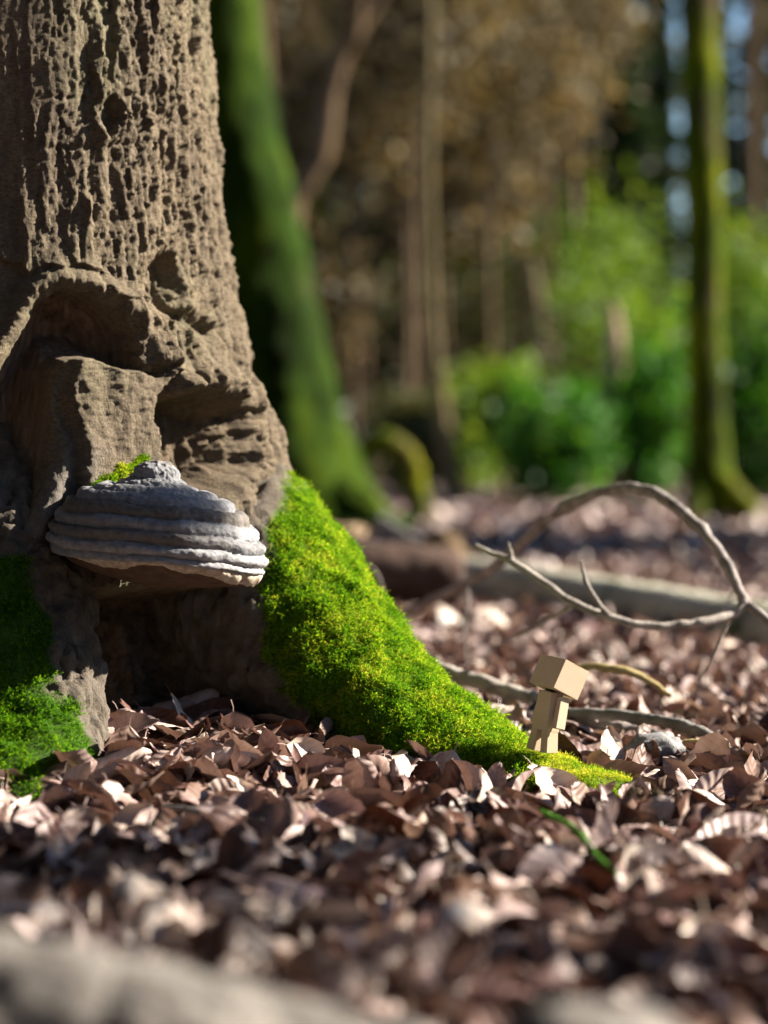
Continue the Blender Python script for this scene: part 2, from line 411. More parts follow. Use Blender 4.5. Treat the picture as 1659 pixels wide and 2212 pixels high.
def bark_relief(s, z):
    wx = s + 0.012 * noise(s * 14, z * 9, 3.1) + 0.006 * noise(s * 40, z * 30, 8.8)
    rid = 1 - np.abs(noise(wx * 38, z * 3.6, 1.7)) * 2.4
    rid2 = 1 - np.abs(noise(wx * 70, z * 7, 4.2)) * 2.2
    zw = z + 0.03 * noise(s * 30, z * 12, 2.2) + 0.012 * noise(s * 90, z * 40, 6.1)
    ww = wx + 0.006 * noise(s * 30, z * 60, 5.5)
    d1, d2, idn = cells(ww * 40, zw * 6.0, 1)
    plate = idn * sstep(0.0, 0.05, d2 - d1) - 0.25 * (1 - sstep(0.0, 0.06, d2 - d1))
    d1b, d2b, idb = cells(ww * 90 + 5, zw * 18, 2)
    flake = idb * sstep(0.0, 0.10, d2b - d1b)
    f = fbm(wx * 24, z * 4.5, 7.7, 3)
    ter = np.floor(f * 4) + sstep(0.0, 0.18, f * 4 - np.floor(f * 4))
    fine = fbm(s * 140, z * 60, 2.0, 3)
    return 0.0028 * rid + 0.0018 * rid2 + 0.0038 * plate + 0.0027 * flake + 0.0026 * ter + 0.0028 * fine

def build_trunk():
    th = np.concatenate([np.linspace(R(-100), R(118), 520), np.linspace(R(122), R(256), 44)])
    zz = np.concatenate([np.linspace(-0.12, 1.27, 610), np.linspace(1.29, 9, 30)])
    T, Z = np.meshgrid(th, zz)
    rb = np.interp(Z, ZR, RR)
    lean = 0.0
    def pos(r): return np.stack([AX + r * np.sin(T), AY - r * np.cos(T), Z], -1)
    V0 = pos(rb)
    px, py = proj(V0)
    s = T * 0.45
    # slow unevenness of the girth
    big = 0.016 * fbm(s * 3, Z * 1.6, 0.5, 3) + 0.010 * noise(s * 9, Z * 2.2, 2.5)
    front = (np.abs(T) < R(112))
    wob = 6 * noise(px / 30, py / 30, 1.0) + 3 * noise(px / 11, py / 11, 6.0)
    pxw, pyw = px + wob, py + 6 * noise(px / 30, py / 30, 11.0) + 3 * noise(px / 11, py / 11, 16.0)
    dh = np.where(front, sdpoly(pxw, pyw, HOLLOW), 999)
    df = np.where(front, sdpoly(pxw + 9 * noise(px / 17, py / 17, 21.0) + 5 * noise(px / 7, py / 7, 23.0), pyw + 10 * noise(px / 19, py / 19, 31.0) + 5 * noise(px / 7, py / 7, 33.0), FLAP), 999)
    dr = np.where(front, sdpoly(pxw, pyw, RECESS), 999)
    dc = np.where(front, sdpoly(pxw, pyw, CAVITY), 999)
    dp = np.where(front, sdpoly(pxw + 4 * noise(px / 14, py / 14, 3.0), pyw + 7 * noise(px / 16, py / 16, 9.0), PLATE), 999)
    hol = 1 - sstep(-9, 5, dh)
    hole_depth = -(0.060 + 0.045 * sstep(-5, -60, dh)) * hol
    up = sstep(830, 700, py)
    callus = 0.030 * np.exp(-((dh - 30) / 26.0) ** 2) * (dh > 0) * np.clip(sstep(900, 760, py) + 0.35, 0, 1) * sstep(430, 330, px) * sstep(-6, 20, df)
    ang = np.arctan2(py - 800, px - 150)
    wrk = np.exp(-((dh - 28) / 34.0) ** 2) * sstep(860, 760, py) * sstep(430, 330, px)
    callus = callus + 0.0035 * wrk * (noise(ang * 22, dh / 60, 3.0) + 0.6 * noise(ang * 48, dh / 40, 7.0))
    fin = np.where(front, 1 - sstep(-12, 6, df), 0)
    flap = 0.030 * (1 - sstep(-10 - 26 * sstep(200, 130, px), 6, df)) + fin * (0.0042 * fbm(s * 70, Z * 60, 12.0, 4) + 0.0022 * noise(s * 30, Z * 160, 14.0) + 0.010 * fbm(s * 14, Z * 10, 15.0, 2)) + 0.004 * np.exp(-((df + 6) / 7.0) ** 2) * sstep(830, 790, py)
    rec = -0.095 * (1 - sstep(-38, 8, dr)) + 0.022 * np.exp(-(sdline(pxw, pyw, [(430, 800), (520, 850), (565, 930), (575, 1010)]) / 26) ** 2)
    plate = 0.011 * (1 - sstep(-3, 3, dp)) * sstep(440, 330, px)
    hole2 = -0.040 * (1 - sstep(0.55, 1.15, np.hypot((pxw - 352) / 42, (pyw - 606) / 66)))
    knob = 0.055 * np.exp(-((px - 386) / 26) ** 2 - ((py - 842) / 34) ** 2) + 0.022 * np.exp(-((px - 345) / 24) ** 2 - ((py - 778) / 22) ** 2)
    dl = sdline(pxw, pyw, [(300, 655), (335, 690), (350, 740), (372, 790), (388, 850)])
    flow = 0.020 * np.exp(-(dl / 24) ** 2)
    dl2 = sdline(pxw, pyw, [(330, 640), (365, 675), (420, 690), (460, 720)])
    crease = -0.024 * np.exp(-(dl2 / 13) ** 2)
    dl3 = sdline(pxw, pyw, [(400, 740), (440, 860), (520, 900)])
    crease = crease - 0.012 * np.exp(-(dl3 / 22) ** 2)
    kn = np.hypot((pxw - 222) / 26, (pyw - 250) / 46)
    knot = 0.012 * np.exp(-((kn - 1.1) / 0.35) ** 2) - 0.012 * (1 - sstep(0.4, 1.0, kn))
    for yy, a in ((205, 0.006), (312, 0.007), (20, 0.005), (470, 0.003)):
        knot = knot - a * np.exp(-((pyw - yy - 10 * np.sin(px / 90)) / 6) ** 2) * sstep(60, 130, px) * sstep(420, 300, px) * (0.5 + 0.8 * noise(px / 60, yy, 0.0))
    cav = -(0.165) * (1 - sstep(-55, 16, dc))
    # left grey strip running down to the left root
    strip = 0.020 * np.exp(-(sdline(pxw, pyw, [(150, 960), (110, 1060), (60, 1180), (20, 1300)]) / 42) ** 2)
    shape = hole_depth + callus + flap + rec + plate + hole2 + knob + flow + crease + knot + cav + strip
    shape = np.where(front, shape, 0)
    wood = np.where(front, hol, 0)
    amp = 1 - 0.85 * wood
    amp = amp * (1 - 0.72 * np.where(front, 1 - sstep(-6, 6, df), 0)) * (0.65 + 0.45 * sstep(-30, 260, px)) * (1 - 0.5 * np.where(front, np.exp(-((dh - 28) / 30.0) ** 2) * up, 0))
    br = (bark_relief(s, Z) - 0.006) * (1 + 1.0 * sstep(R(18), R(55), T)) - 0.004
    grain = wood * (0.004 * noise(s * 60, Z * 3, 1.0) + 0.0016 * noise(s * 170, Z * 7, 5.0) + 0.004 * sstep(0.15, 0.35, noise(s * 45, Z * 14, 8.0)))
    chk = np.where(front, 1 - sstep(-40, 5, dc), 0)
    rough_c = chk * (0.022 * fbm(s * 18, Z * 14, 4.0, 4) + 0.012 * fbm(s * 60, Z * 50, 5.0, 3))
    V = pos(rb + big + shape + br * amp + grain + rough_c)
    grey = np.where(front, np.clip(sstep(1060, 1180, pyw) * sstep(240, 120, px) + 0.8 * np.exp(-(sdline(pxw, pyw, [(150, 1000), (70, 1150), (20, 1300)]) / 45) ** 2), 0, 1), 0)
    dark_brown = np.where(front, np.clip(chk + 0.6 * (1 - sstep(-40, 10, dr)), 0, 1), 0)  # darker brown puts the shade of cavity and flap recess into the colour
    msk = np.where(front, np.clip(sstep(560, 640, pxw) * sstep(1010, 1100, pyw), 0, 1), 0)
    wrap = len(th)
    Vf = V.reshape(-1, 3)
    part('trunk', Vf, gridfaces(len(zz), wrap), M['bark'], tree, dict(wood=wood.ravel(), grey=grey.ravel() * 0.85, dark_brown=dark_brown.ravel(), moss=msk.ravel()))
    return V, (px, py), T
TV, (TPX, TPY), TT = build_trunk()

# ------------------------------------------------------------------ roots
def root_surface(secs, nu, nv, seed, flat=1.0):
    """secs rows: centre xyz, half height, half depth, sideways direction is horizontal and square to the path"""
    c = catmull(np.asarray(secs, float), nu)
    p = c[:, :3]; hh = c[:, 3]; hd = c[:, 4]
    tg = np.gradient(p, axis=0); tg[:, 2] = 0; tg /= np.linalg.norm(tg, axis=1, keepdims=True)
    side = np.stack([tg[:, 1], -tg[:, 0], 0 * tg[:, 0]], -1)
    a = np.linspace(0, 2 * np.pi, nv, endpoint=False)
    ca, sa = np.cos(a), np.sin(a)
    ex = np.sign(ca) * np.abs(ca) ** 0.9; ez = np.sign(sa) * np.abs(sa) ** 0.95
    V = p[:, None] + side[:, None] * (hd[:, None] * ex[None])[..., None]
    V[..., 2] += hh[:, None] * ez[None]
    nrm = side[:, None] * ex[None, :, None] * hh[:, None, None] + np.array([0, 0, 1.0]) * (ez[None] * hd[:, None])[..., None]
    nrm /= np.linalg.norm(nrm, axis=-1, keepdims=True)
    q = V
    d = 0.017 * fbm(q[..., 0] * 8 + seed, q[..., 1] * 8, q[..., 2] * 8, 3) + 0.012 * fbm(q[..., 0] * 24, q[..., 1] * 24, q[..., 2] * 24 + seed, 3)
    fade = np.minimum(1, (np.minimum(hh, hd) / 0.09))[:, None]
    return V + nrm * (d * fade)[..., None]

def sec(px, top, bot, Y, b):
    a, c = P(px, top, Y), P(px, bot, Y)
    m = (a + c) / 2
    return [m[0], m[1], m[2], (a[2] - c[2]) / 2, b]

ROOT1 = [sec(470, 985, 1560, 4.02, .20), sec(540, 1010, 1575, 3.96, .19), sec(600, 1075, 1590, 3.91, .175), sec(660, 1155, 1610, 3.85, .155), sec(720, 1248, 1640, 3.80, .14),
         sec(800, 1345, 1680, 3.73, .125), sec(890, 1438, 1715, 3.67, .115), sec(1000, 1530, 1735, 3.61, .10), sec(1075, 1578, 1740, 3.57, .09),
         sec(1150, 1622, 1745, 3.53, .08), sec(1250, 1660, 1752, 3.46, .07), sec(1330, 1690, 1760, 3.40, .055), sec(1430, 1735, 1780, 3.34, .025)]
r1 = root_surface(ROOT1, 260, 120, 2.0)
ROOT2 = [[-0.60, 3.70, 0.40, .14, .13], [-0.565, 3.57, 0.29, .14, .12], [-0.535, 3.47, 0.16, .13, .112], [-0.515, 3.38, 0.06, .105, .105], [-0.50, 3.28, -0.01, .075, .09], [-0.49, 3.18, -0.06, .04, .05]]
r2 = root_surface(ROOT2, 150, 110, 9.0)

def root_part(V, mossfn):
    px, py = proj(V)
    wob = 55 * noise(px / 75, py / 75, 3.3) + 24 * noise(px / 20, py / 20, 1.3)
    m = mossfn(px + wob, py, V)
    x, y, z = V[..., 0], V[..., 1], V[..., 2]
    nrm = np.cross(np.gradient(V, axis=0), np.roll(V, -1, 1) - np.roll(V, 1, 1)); nrm /= np.linalg.norm(nrm, axis=-1, keepdims=True) + 1e-12
    ctr = V.mean(axis=1, keepdims=True)
    nrm *= np.sign((nrm * (V - ctr)).sum(-1, keepdims=True))
    d1, d2, idn = cells(x * 30 + y * 20, z * 26, 5)
    V = V + nrm * ((0.009 * (1 - m) * (sstep(0.02, 0.2, d2 - d1) * (0.4 + idn) - 0.5 + 1.3 * fbm(x * 40, y * 40, z * 25, 4)))[..., None])
    dark_brown = np.clip(1 - m, 0, 1) * 0.75
    o = part('root', V.reshape(-1, 3), gridfaces(*V.shape[:2]), M['bark'], tree, dict(moss=m.ravel(), dark_brown=dark_brown.ravel(), wood=0 * m.ravel(), grey=(0.45 * (1 - m)).ravel()))
    return o, V, m, nrm

def moss1(px, py, V):
    left = np.interp(py, [900, 1040, 1150, 1300, 1420, 1480, 1600, 1720], [640, 610, 585, 578, 590, 600, 690, 760])
    return sstep(left - 14, left + 14, px) * sstep(1015, 1075, py + 40 * noise(px / 40, py / 40, 6.6)) * sstep(1420, 1330, px)
def moss2(px, py, V):
    right = np.interp(py, [1180, 1300, 1380, 1500, 1600, 1700], [45, 60, 110, 130, 190, 230])
    return sstep(right + 10, right - 10, px) * sstep(1190, 1215, py)
o1, r1, m1, n1 = root_part(r1, moss1)
o2, r2, m2, n2 = root_part(r2, moss2)

# moss: sprigs of several leaflets, standing up to a centimetre and a half off the root
def sprigs(pos, nrm, length, tone, seed, nl=6):
    g = np.random.default_rng(seed); n = len(pos)
    rnd = g.normal(size=(n, 3)); rnd /= np.linalg.norm(rnd, axis=1, keepdims=True)
    d = nrm * 0.75 + rnd * 0.75 + np.array([0.10, -0.05, 0.05]); d /= np.linalg.norm(d, axis=1, keepdims=True)
    e = np.cross(d, g.normal(size=(n, 3))); e /= np.linalg.norm(e, axis=1, keepdims=True)
    f = np.cross(d, e)
    bend = (g.normal(size=(n, 3)) * 0.35 + np.array([0, 0, -0.25]))
    Vs, tn = [], []
    for k in range(nl):
        u = 0.08 + 0.80 * k / (nl - 1)
        b = pos + (d * u + bend * u * u * 0.6) * length[:, None]
        last = k == nl - 1
        an = k * 2.4 + g.uniform(0, 0.8, n)
        out = e * np.cos(an)[:, None] + f * np.sin(an)[:, None]
        tip = b + (d * (0.9 if last else 0.55) + bend * u + out * (0.2 if last else 0.75)) * (length * (0.42 - 0.12 * u))[:, None]
        w = np.cross(out, d); w /= np.linalg.norm(w, axis=1, keepdims=True) + 1e-9
        hw = (length * 0.07)[:, None]
        Vs += [b - w * hw, b + w * hw, tip]
        tt = np.clip(tone + 0.18 * u - 0.06, 0, 1); tn += [tt, tt, np.clip(tt + 0.08, 0, 1)]
    V = np.stack(Vs, 1).reshape(-1, 3); T = np.stack(tn, 1).ravel()
    return V, np.arange(len(V)).reshape(-1, 3), T

def scatter_moss(V, m, nrm, n, seed, lfun, tfun):
    g = np.random.default_rng(seed)
    A = V[:-1]; du = np.linalg.norm(V[1:] - V[:-1], axis=-1); dv = np.linalg.norm(np.roll(V, -1, 1) - V, axis=-1)[:-1]
    w = (du * dv * np.clip(m[:-1], 0, 1) * (m[:-1] > 0.25)).ravel()
    px, py = proj(A); seen = np.clip(0.30 + (nrm[:-1] * np.array([0.15, -1, 0.5])).sum(-1), 0.12, 1).ravel()
    w = w * seen * (A[..., 2].ravel() > -0.03)
    i = g.choice(len(w), n, p=w / w.sum())
    r_, c_ = i // V.shape[1], i % V.shape[1]; c2 = (c_ + 1) % V.shape[1]
    a, b = g.random((n, 1)), g.random((n, 1))
    p = V[r_, c_] * (1 - a) * (1 - b) + V[r_ + 1, c_] * a * (1 - b) + V[r_, c2] * (1 - a) * b + V[r_ + 1, c2] * a * b
    nn = nrm[r_, c_]
    qx, qy = proj(p)
    return sprigs(p - nn * 0.001, nn, lfun(p, qx, qy, g), tfun(p, qx, qy, g), seed)

def mlen(p, qx, qy, g):
    clump = 0.5 + 1.5 * noise(p[:, 0] * 38, p[:, 1] * 38, p[:, 2] * 38)
    return np.clip(0.0094 * (0.65 + 0.7 * clump) * g.uniform(0.7, 1.3, len(p)), 0.004, 0.022) * np.interp(qx, [0, 560, 640, 1100, 1200, 1400], [0.9, 0.75, 1, 1, 0.8, 0.55])
def mtone1(p, qx, qy, g):
    dry = sstep(1080, 1200, qx) * (0.55 + 0.6 * noise(p[:, 0] * 30, p[:, 1] * 30, p[:, 2] * 30))
    return np.clip(0.46 + 0.42 * fbm(p[:, 0] * 20, p[:, 1] * 20, p[:, 2] * 20, 3) + 0.20 * g.normal(size=len(p)) + 0.42 * dry, 0, 1)
def mtone2(p, qx, qy, g):
    return np.clip(0.30 + 0.25 * fbm(p[:, 0] * 14, p[:, 1] * 14, p[:, 2] * 14, 2) + 0.14 * g.normal(size=len(p)), 0, 1)
V, T_, tn = scatter_moss(r1, m1, n1, 82000, 3, mlen, mtone1)
o = part('moss_cover', V, [T_], M['moss'], tree, dict(tone=tn), False); tag(o, 'bright green moss carpet over the long sunlit root', kind='stuff')
V, T_, tn = scatter_moss(r2, m2, n2, 20000, 5, mlen, mtone2)
o = part('moss_cover', V, [T_], M['moss'], tree, dict(tone=tn), False); tag(o, 'deep green moss on the shaded root', kind='stuff')
# thin moss on the bark above the root, and beside the fungus
tn_ = np.cross(np.gradient(TV, axis=1), np.gradient(TV, axis=0)); tn_ /= np.linalg.norm(tn_, axis=-1, keepdims=True) + 1e-12
rad = TV - np.array([AX, AY, 0]); rad[..., 2] = 0
tn_ *= np.sign((tn_ * rad).sum(-1, keepdims=True))
vis = np.abs(TT) < R(100)
mk = np.where(vis, sstep(0.15, 0.45, noise(TPX / 34, TPY / 34, 2.2) + 0.9 * 0.6 * np.exp(-(sdline(TPX, TPY, [(585, 1010), (600, 1040), (650, 1120)]) / 26) ** 2)
     + 0.9 * np.exp(-(sdline(TPX, TPY, [(185, 1050), (240, 1028), (290, 1000)]) / 16) ** 2) - 0.45) * sstep(900, 990, TPY) * sstep(1250, 1150, TPY) * sstep(150, 200, TPX), 0)
V, T_, tn = scatter_moss(TV, mk, tn_, 7000, 8, lambda p, x, y, g: g.uniform(0.004, 0.009, len(p)), mtone1)
o = part('moss_cover', V, [T_], M['moss'], tree, dict(tone=tn), False); tag(o, 'thin moss flecks on the bark', kind='stuff')

# ------------------------------------------------------------------ bracket fungus
def build_fungus():
    c = P(340, 1130, 3.56)
    e = empty('bracket_fungus', tuple(c)); tag(e, 'grey ridged hoof-shaped bracket fungus growing out of the beech trunk', 'fungus')
    nu, nv = 230, 150
    ph = np.linspace(R(-118), R(118), nu)          # 0 = towards the camera
    # outline of the cap from the knob down to the rim, with rounded growth tiers on it
    env = np.array([(0, .093), (.10, .092), (.19, .082), (.25, .066), (.36, .058), (.52, .053), (.66, .045), (.77, .034), (.86, .020), (.92, .006), (.96, -.008), (.985, -.022), (1.0, -.036), (.985, -.048), (.95, -.054)])
    k = catmull(env, nv); PH, I = np.meshgrid(ph, np.arange(nv)); t = I / (nv - 1.0)
    rho, zz = k[:, 0][I], k[:, 1][I]
    gr = np.gradient(k, axis=0); nr = np.stack([-gr[:, 1] * 1.0, gr[:, 0] * 0.165], -1); nr /= np.linalg.norm(nr, axis=1, keepdims=True)
    phase = 10.0 * t + 0.55 * noise(PH * 1.2, t * 2.2, 0.4) + 0.16 * noise(PH * 4.5, t * 7, 1.4)
    on = sstep(0.20, 0.32, t) * (0.75 + 0.25 * sstep(.4, .7, t))
    bul = (np.abs(np.sin(np.pi * phase)) ** 0.6 - 0.6) * on
    tier = np.floor(phase); ring = 0.25 + 0.55 * (_h(tier.astype(np.int64), 3 + 0 * tier.astype(np.int64), 5 + 0 * tier.astype(np.int64)) & 255) / 255.0
    ring = ring + 0.22 * sstep(.80, .9, t) - 0.15 * sstep(.2, .05, t)
    sgn = np.sin(PH)
    wob = 0.05 * noise(PH * 1.6, t * 2, 0.8) + 0.018 * noise(PH * 5, t * 6, 1.8)
    out = rho * (1 + wob * sstep(.15, .5, t)) * 0.163 + nr[:, 0][I] * bul * 0.0095
    Z = zz + nr[:, 1][I] * bul * 0.0095
    X = out * sgn * np.where(PH > 0, 1.0, 0.985); Yv = -out * 0.98 * np.cos(PH)
    Z = Z + 0.006 * noise(PH * 1.7, t * 4, 3.0) * rho - 0.012 * sgn * rho - 0.012 * np.clip(sgn, 0, 1) ** 2 * rho
    nodd = 0.0055 * fbm(X * 38, Yv * 38, Z * 70, 3) * (1 - 0.55 * on) + 0.0020 * fbm(X * 160, Yv * 160, Z * 220, 2)
    X = X + nodd * sgn; Yv = Yv - nodd * np.cos(PH); Z = Z + nodd * 0.7
    V = np.stack([X, Yv, Z], -1)
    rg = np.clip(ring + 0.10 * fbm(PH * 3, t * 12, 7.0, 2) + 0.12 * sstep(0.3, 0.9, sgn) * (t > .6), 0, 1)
    add('cap', meshdata('cap', V.reshape(-1, 3), gridfaces(nv, nu, False), dict(ring=rg.ravel())), M['crust'], e)
    # pale growing lip under the crust and the brown pore surface sloping back to the trunk
    rim = V[-1]; nl = 26
    tt = np.linspace(0, 1, nl)[:, None]
    lipw = (0.35 + 0.75 * sstep(-0.05, 0.75, sgn[0]) * 1.0 + 0.55 * np.exp(-((ph + 0.35) / 0.32) ** 2) - 0.30 * np.exp(-((ph - 0.55) / 0.2) ** 2))[None]
    bul = np.sin(tt * np.pi)
    sc_ = 1 + 0.045 * bul * lipw - 0.055 * tt + 0.006 * noise(np.broadcast_to(ph * 14, (nl, nu)), tt * 2, 3.0)
    lip = np.stack([rim[None, :, 0] * sc_, rim[None, :, 1] * sc_, rim[None, :, 2] + 0.006 - 0.022 * tt * lipw + 0.0022 * noise(ph[None] * 11, tt * 3, 1.0)], -1)
    add('growing_edge', meshdata('growing_edge', lip.reshape(-1, 3), gridfaces(nl, nu, False)), M['margin'], e)
    base = lip[-1]; npz = 40; q = np.linspace(0, 1, npz)[:, None]
    ctr = np.array([0.0, 0.03, -0.100])
    px_ = base[None, :, 0] * (1 - q ** 2.0); py_ = base[None, :, 1] * (1 - q ** 1.6) + ctr[1] * q ** 1.6
    pz_ = base[None, :, 2] + 0.003 * (1 - q) + (ctr[2] - base[None, :, 2]) * (q ** 1.05) + 0.002 * noise(px_ * 30, py_ * 30, 2.0)
    add('pore_surface', meshdata('pore_surface', np.stack([px_, py_, pz_], -1).reshape(-1, 3), gridfaces(npz, nu, False)), M['pores'], e)
build_fungus()

# ------------------------------------------------------------------ plain cardboard figure
def box_mesh(name, sx, sy, sz, bev=0.0006, taper=1.0, top=0.0):
    bm = bmesh.new(); bmesh.ops.create_cube(bm, size=1)
    for v in bm.verts:
        k = taper if v.co.z > 0 else 1.0
        v.co = (v.co.x * sx * k, v.co.y * sy * k, (v.co.z + 0.5) * sz)
    bmesh.ops.bevel(bm, geom=bm.edges[:], offset=bev, segments=2, affect='EDGES')
    me = bpy.data.meshes.new(name); bm.to_mesh(me); bm.free(); return me

def build_figure():
    base = P(1172, 1621, 3.50)
    e = empty('cardboard_figure', tuple(base)); e.rotation_euler = (R(0), R(3), R(-61))
    tag(e, 'small plain figure of brown cardboard boxes standing on the mossy root', 'figure')
    def b(name, dims, loc, rot=(0, 0, 0), taper=1.0, mat='card'):
        o = add(name, box_mesh(name, *dims, taper=taper), M[mat], e); o.location = loc; o.rotation_euler = [R(a) for a in rot]; return o
    lean = -8
    b('leg', (.018, .020, .033), (-.0125, -.006, -.001), (lean * 1.6, 3, 0), .92)
    b('leg', (.018, .020, .033), (.0125, .003, -.0015), (lean * 0.4, -3, 0), .92)
    b('torso', (.039, .023, .058), (0, .004, .030), (lean, 0, 0), .90)
    b('arm', (.012, .016, .047), (-.0295, .007, .036), (lean - 6, 7, 0), .95)
    b('arm', (.012, .016, .047), (.0295, .007, .036), (lean - 6, -7, 0), .95)
    b('neck', (.016, .014, .012), (0, .013, .083), (lean, 0, 0), 1, 'dark_plastic')
    h = b('head', (.067, .048, .046), (0, .0155, .088), (-26, 0, 0))
    tp = add('tape', box_mesh('tape', .0672, .0125, .0004, .0001), M['tape'], h); tp.location = (0, 0, .046)
build_figure()

# ------------------------------------------------------------------ dead leaves
def leaf(nu, nv, seed, petiole=True):
    g = np.random.default_rng(seed)
    L = g.uniform(0.066, 0.102); W = L * g.uniform(0.26, 0.33)
    t = np.linspace(0, 1, nv); s = np.linspace(-1, 1, nu)
    S, T = np.meshgrid(s, t)
    w = np.sin(np.pi * np.clip(T, 0, 1) ** 0.85) ** 0.55 * (1 - 0.22 * T) + 0.012
    edge = 1 + 0.10 * noise(T * 9, S, seed * 1.7)
    x = S * w * W * edge
    y = T * L
    z = 0.0007 * np.sin(2 * np.pi * 8.5 * (T - 0.16 * np.abs(S))) * np.abs(S) * w if nv > 12 else 0 * x
    # cross curl: roll the blade into part of a tube, unequal halves
    kl, kr = g.normal(0.3, 0.75), g.normal(0.3, 0.75)
    ang = np.where(S < 0, kl, kr) * np.abs(S) ** 1.4 * w * 1.5
    rr = np.abs(x)
    sinc = np.where(np.abs(ang) > 1e-3, np.sin(ang) / np.where(np.abs(ang) > 1e-3, ang, 1), 1)
    cosc = np.where(np.abs(ang) > 1e-3, (1 - np.cos(ang)) / np.where(np.abs(ang) > 1e-3, ang, 1), 0)
    x2 = np.sign(S) * rr * sinc; z = z + rr * cosc
    z = z + 0.006 * noise(T * 3.2, S * 1.6, seed * 3.1) * (0.3 + np.abs(S)) + 0.004 * noise(T * 8, S * 3, seed * 5.1) * np.abs(S)
    # lengthwise curl
    k = g.normal(0.2, 0.8)
    a = k * (T - 0.4)
    y2 = np.where(abs(k) > 1e-3, np.sin(a) / k, T - 0.4) * L; z2 = (1 - np.cos(a)) / (k if abs(k) > 1e-3 else 1) * L
    yy = y2 - z * np.sin(a); zz = z2 + z * np.cos(a)
    tw = g.normal(0, 0.6) * (T - 0.5)
    X = x2 * np.cos(tw) - zz * np.sin(tw); Z = x2 * np.sin(tw) + zz * np.cos(tw)
    V = np.stack([X, yy, Z], -1).reshape(-1, 3)
    V -= V.mean(0)
    luv = np.stack([S, T, 0 * S], -1).reshape(-1, 3)
    fs = gridfaces(nv, nu, False)
    if petiole:
        m = nu // 2; p0 = V[m].copy(); d = V[m] - V[m + nu]; d /= np.linalg.norm(d) + 1e-9
        side = np.cross(d, [0, 0, 1]); pts = []
        for q in range(3):
            c = p0 + d * 0.006 * q + np.array([0, 0, 0.0012 * q * q * g.normal()])
            pts += [c - side * 0.0006, c + side * 0.0006]
        o = len(V); V = np.vstack([V, pts]); luv = np.vstack([luv, np.zeros((6, 3))])
        fs = np.vstack([fs, [[o, o + 1, o + 3, o + 2], [o + 2, o + 3, o + 5, o + 4]]])
    return V, fs, luv

def rotm(a, b, c):
    """yaw a, pitch b, roll c arrays -> (n,3,3)"""
    ca, sa, cb, sb, cc, sc2 = np.cos(a), np.sin(a), np.cos(b), np.sin(b), np.cos(c), np.sin(c)
    n = len(a); z = np.zeros(n); o = np.ones(n)
    Rz = np.stack([ca, -sa, z, sa, ca, z, z, z, o], -1).reshape(n, 3, 3)
    Rx = np.stack([o, z, z, z, cb, -sb, z, sb, cb], -1).reshape(n, 3, 3)
    Ry = np.stack([cc, z, sc2, z, o, z, -sc2, z, cc], -1).reshape(n, 3, 3)
    return Rz @ Rx @ Ry

def inside_tree(x, y):
    d = np.hypot(x - AX, y - AY)
    tip = np.full(np.shape(x), 9.0)
    for (ax, ay), (bx, by) in (((0.12, 3.61), (0.22, 3.53)), ((0.22, 3.53), (0.285, 3.46)), ((0.285, 3.46), (0.333, 3.40)), ((0.333, 3.40), (0.385, 3.34))):
        ex, ey = bx - ax, by - ay; t = np.clip(((x - ax) * ex + (y - ay) * ey) / (ex * ex + ey * ey), 0, 1)
        tip = np.minimum(tip, np.hypot(x - ax - ex * t, y - ay - ey * t))
    return (d < 0.47) | (tip < 0.062)

def tone_draw(g, n):
    return np.clip(g.choice([0.12, 0.30, 0.48, 0.66, 0.86], n, p=[.24, .22, .19, .20, .15]) + g.normal(0, 0.06, n), 0, 1)

def litter(variants, n, y0, y1, seed, half, zlo, zhi, scale=(0.8, 1.2), tilt=0.55):
    g = np.random.default_rng(seed)
    # even by area over a wedge that opens away from the camera
    yy = g.uniform(y0, y1, n * 3); hw = half(yy); keep = g.random(n * 3) < hw / hw.max()
    yy = yy[keep][:n]; hw = hw[keep][:n]; m = len(yy)
    xx = g.uniform(-1, 1, m) * hw
    ok = ~inside_tree(xx, yy); xx, yy = xx[ok], yy[ok]; m = len(xx)
    lay = g.random(m)
    zz = ground_z(xx, yy) + zlo + (zhi - zlo) * lay
    Rm = rotm(g.uniform(0, 2 * np.pi, m), g.normal(0, tilt, m), g.normal(0, tilt, m) + np.where(g.random(m) < 0.35, np.pi, 0))
    sca = g.uniform(*scale, m); tone = tone_draw(g, m)
    which = g.integers(0, len(variants), m)
    Vs, fs, ts, us, off = [], [], [], [], 0
    for k, (V, f, luv) in enumerate(variants):
        i = np.where(which == k)[0]
        if not len(i): continue
        W = np.einsum('nij,vj->nvi', Rm[i], V) * sca[i][:, None, None] + np.stack([xx[i], yy[i], zz[i]], -1)[:, None]
        nv = len(V)
        Vs.append(W.reshape(-1, 3)); fs.append((f[None] + (np.arange(len(i)) * nv)[:, None, None] + off).reshape(-1, 4))
        ts.append(np.repeat(tone[i], nv)); us.append(np.tile(luv, (len(i), 1))); off += nv * len(i)
    return np.vstack(Vs), np.vstack(fs), np.concatenate(ts), np.vstack(us)

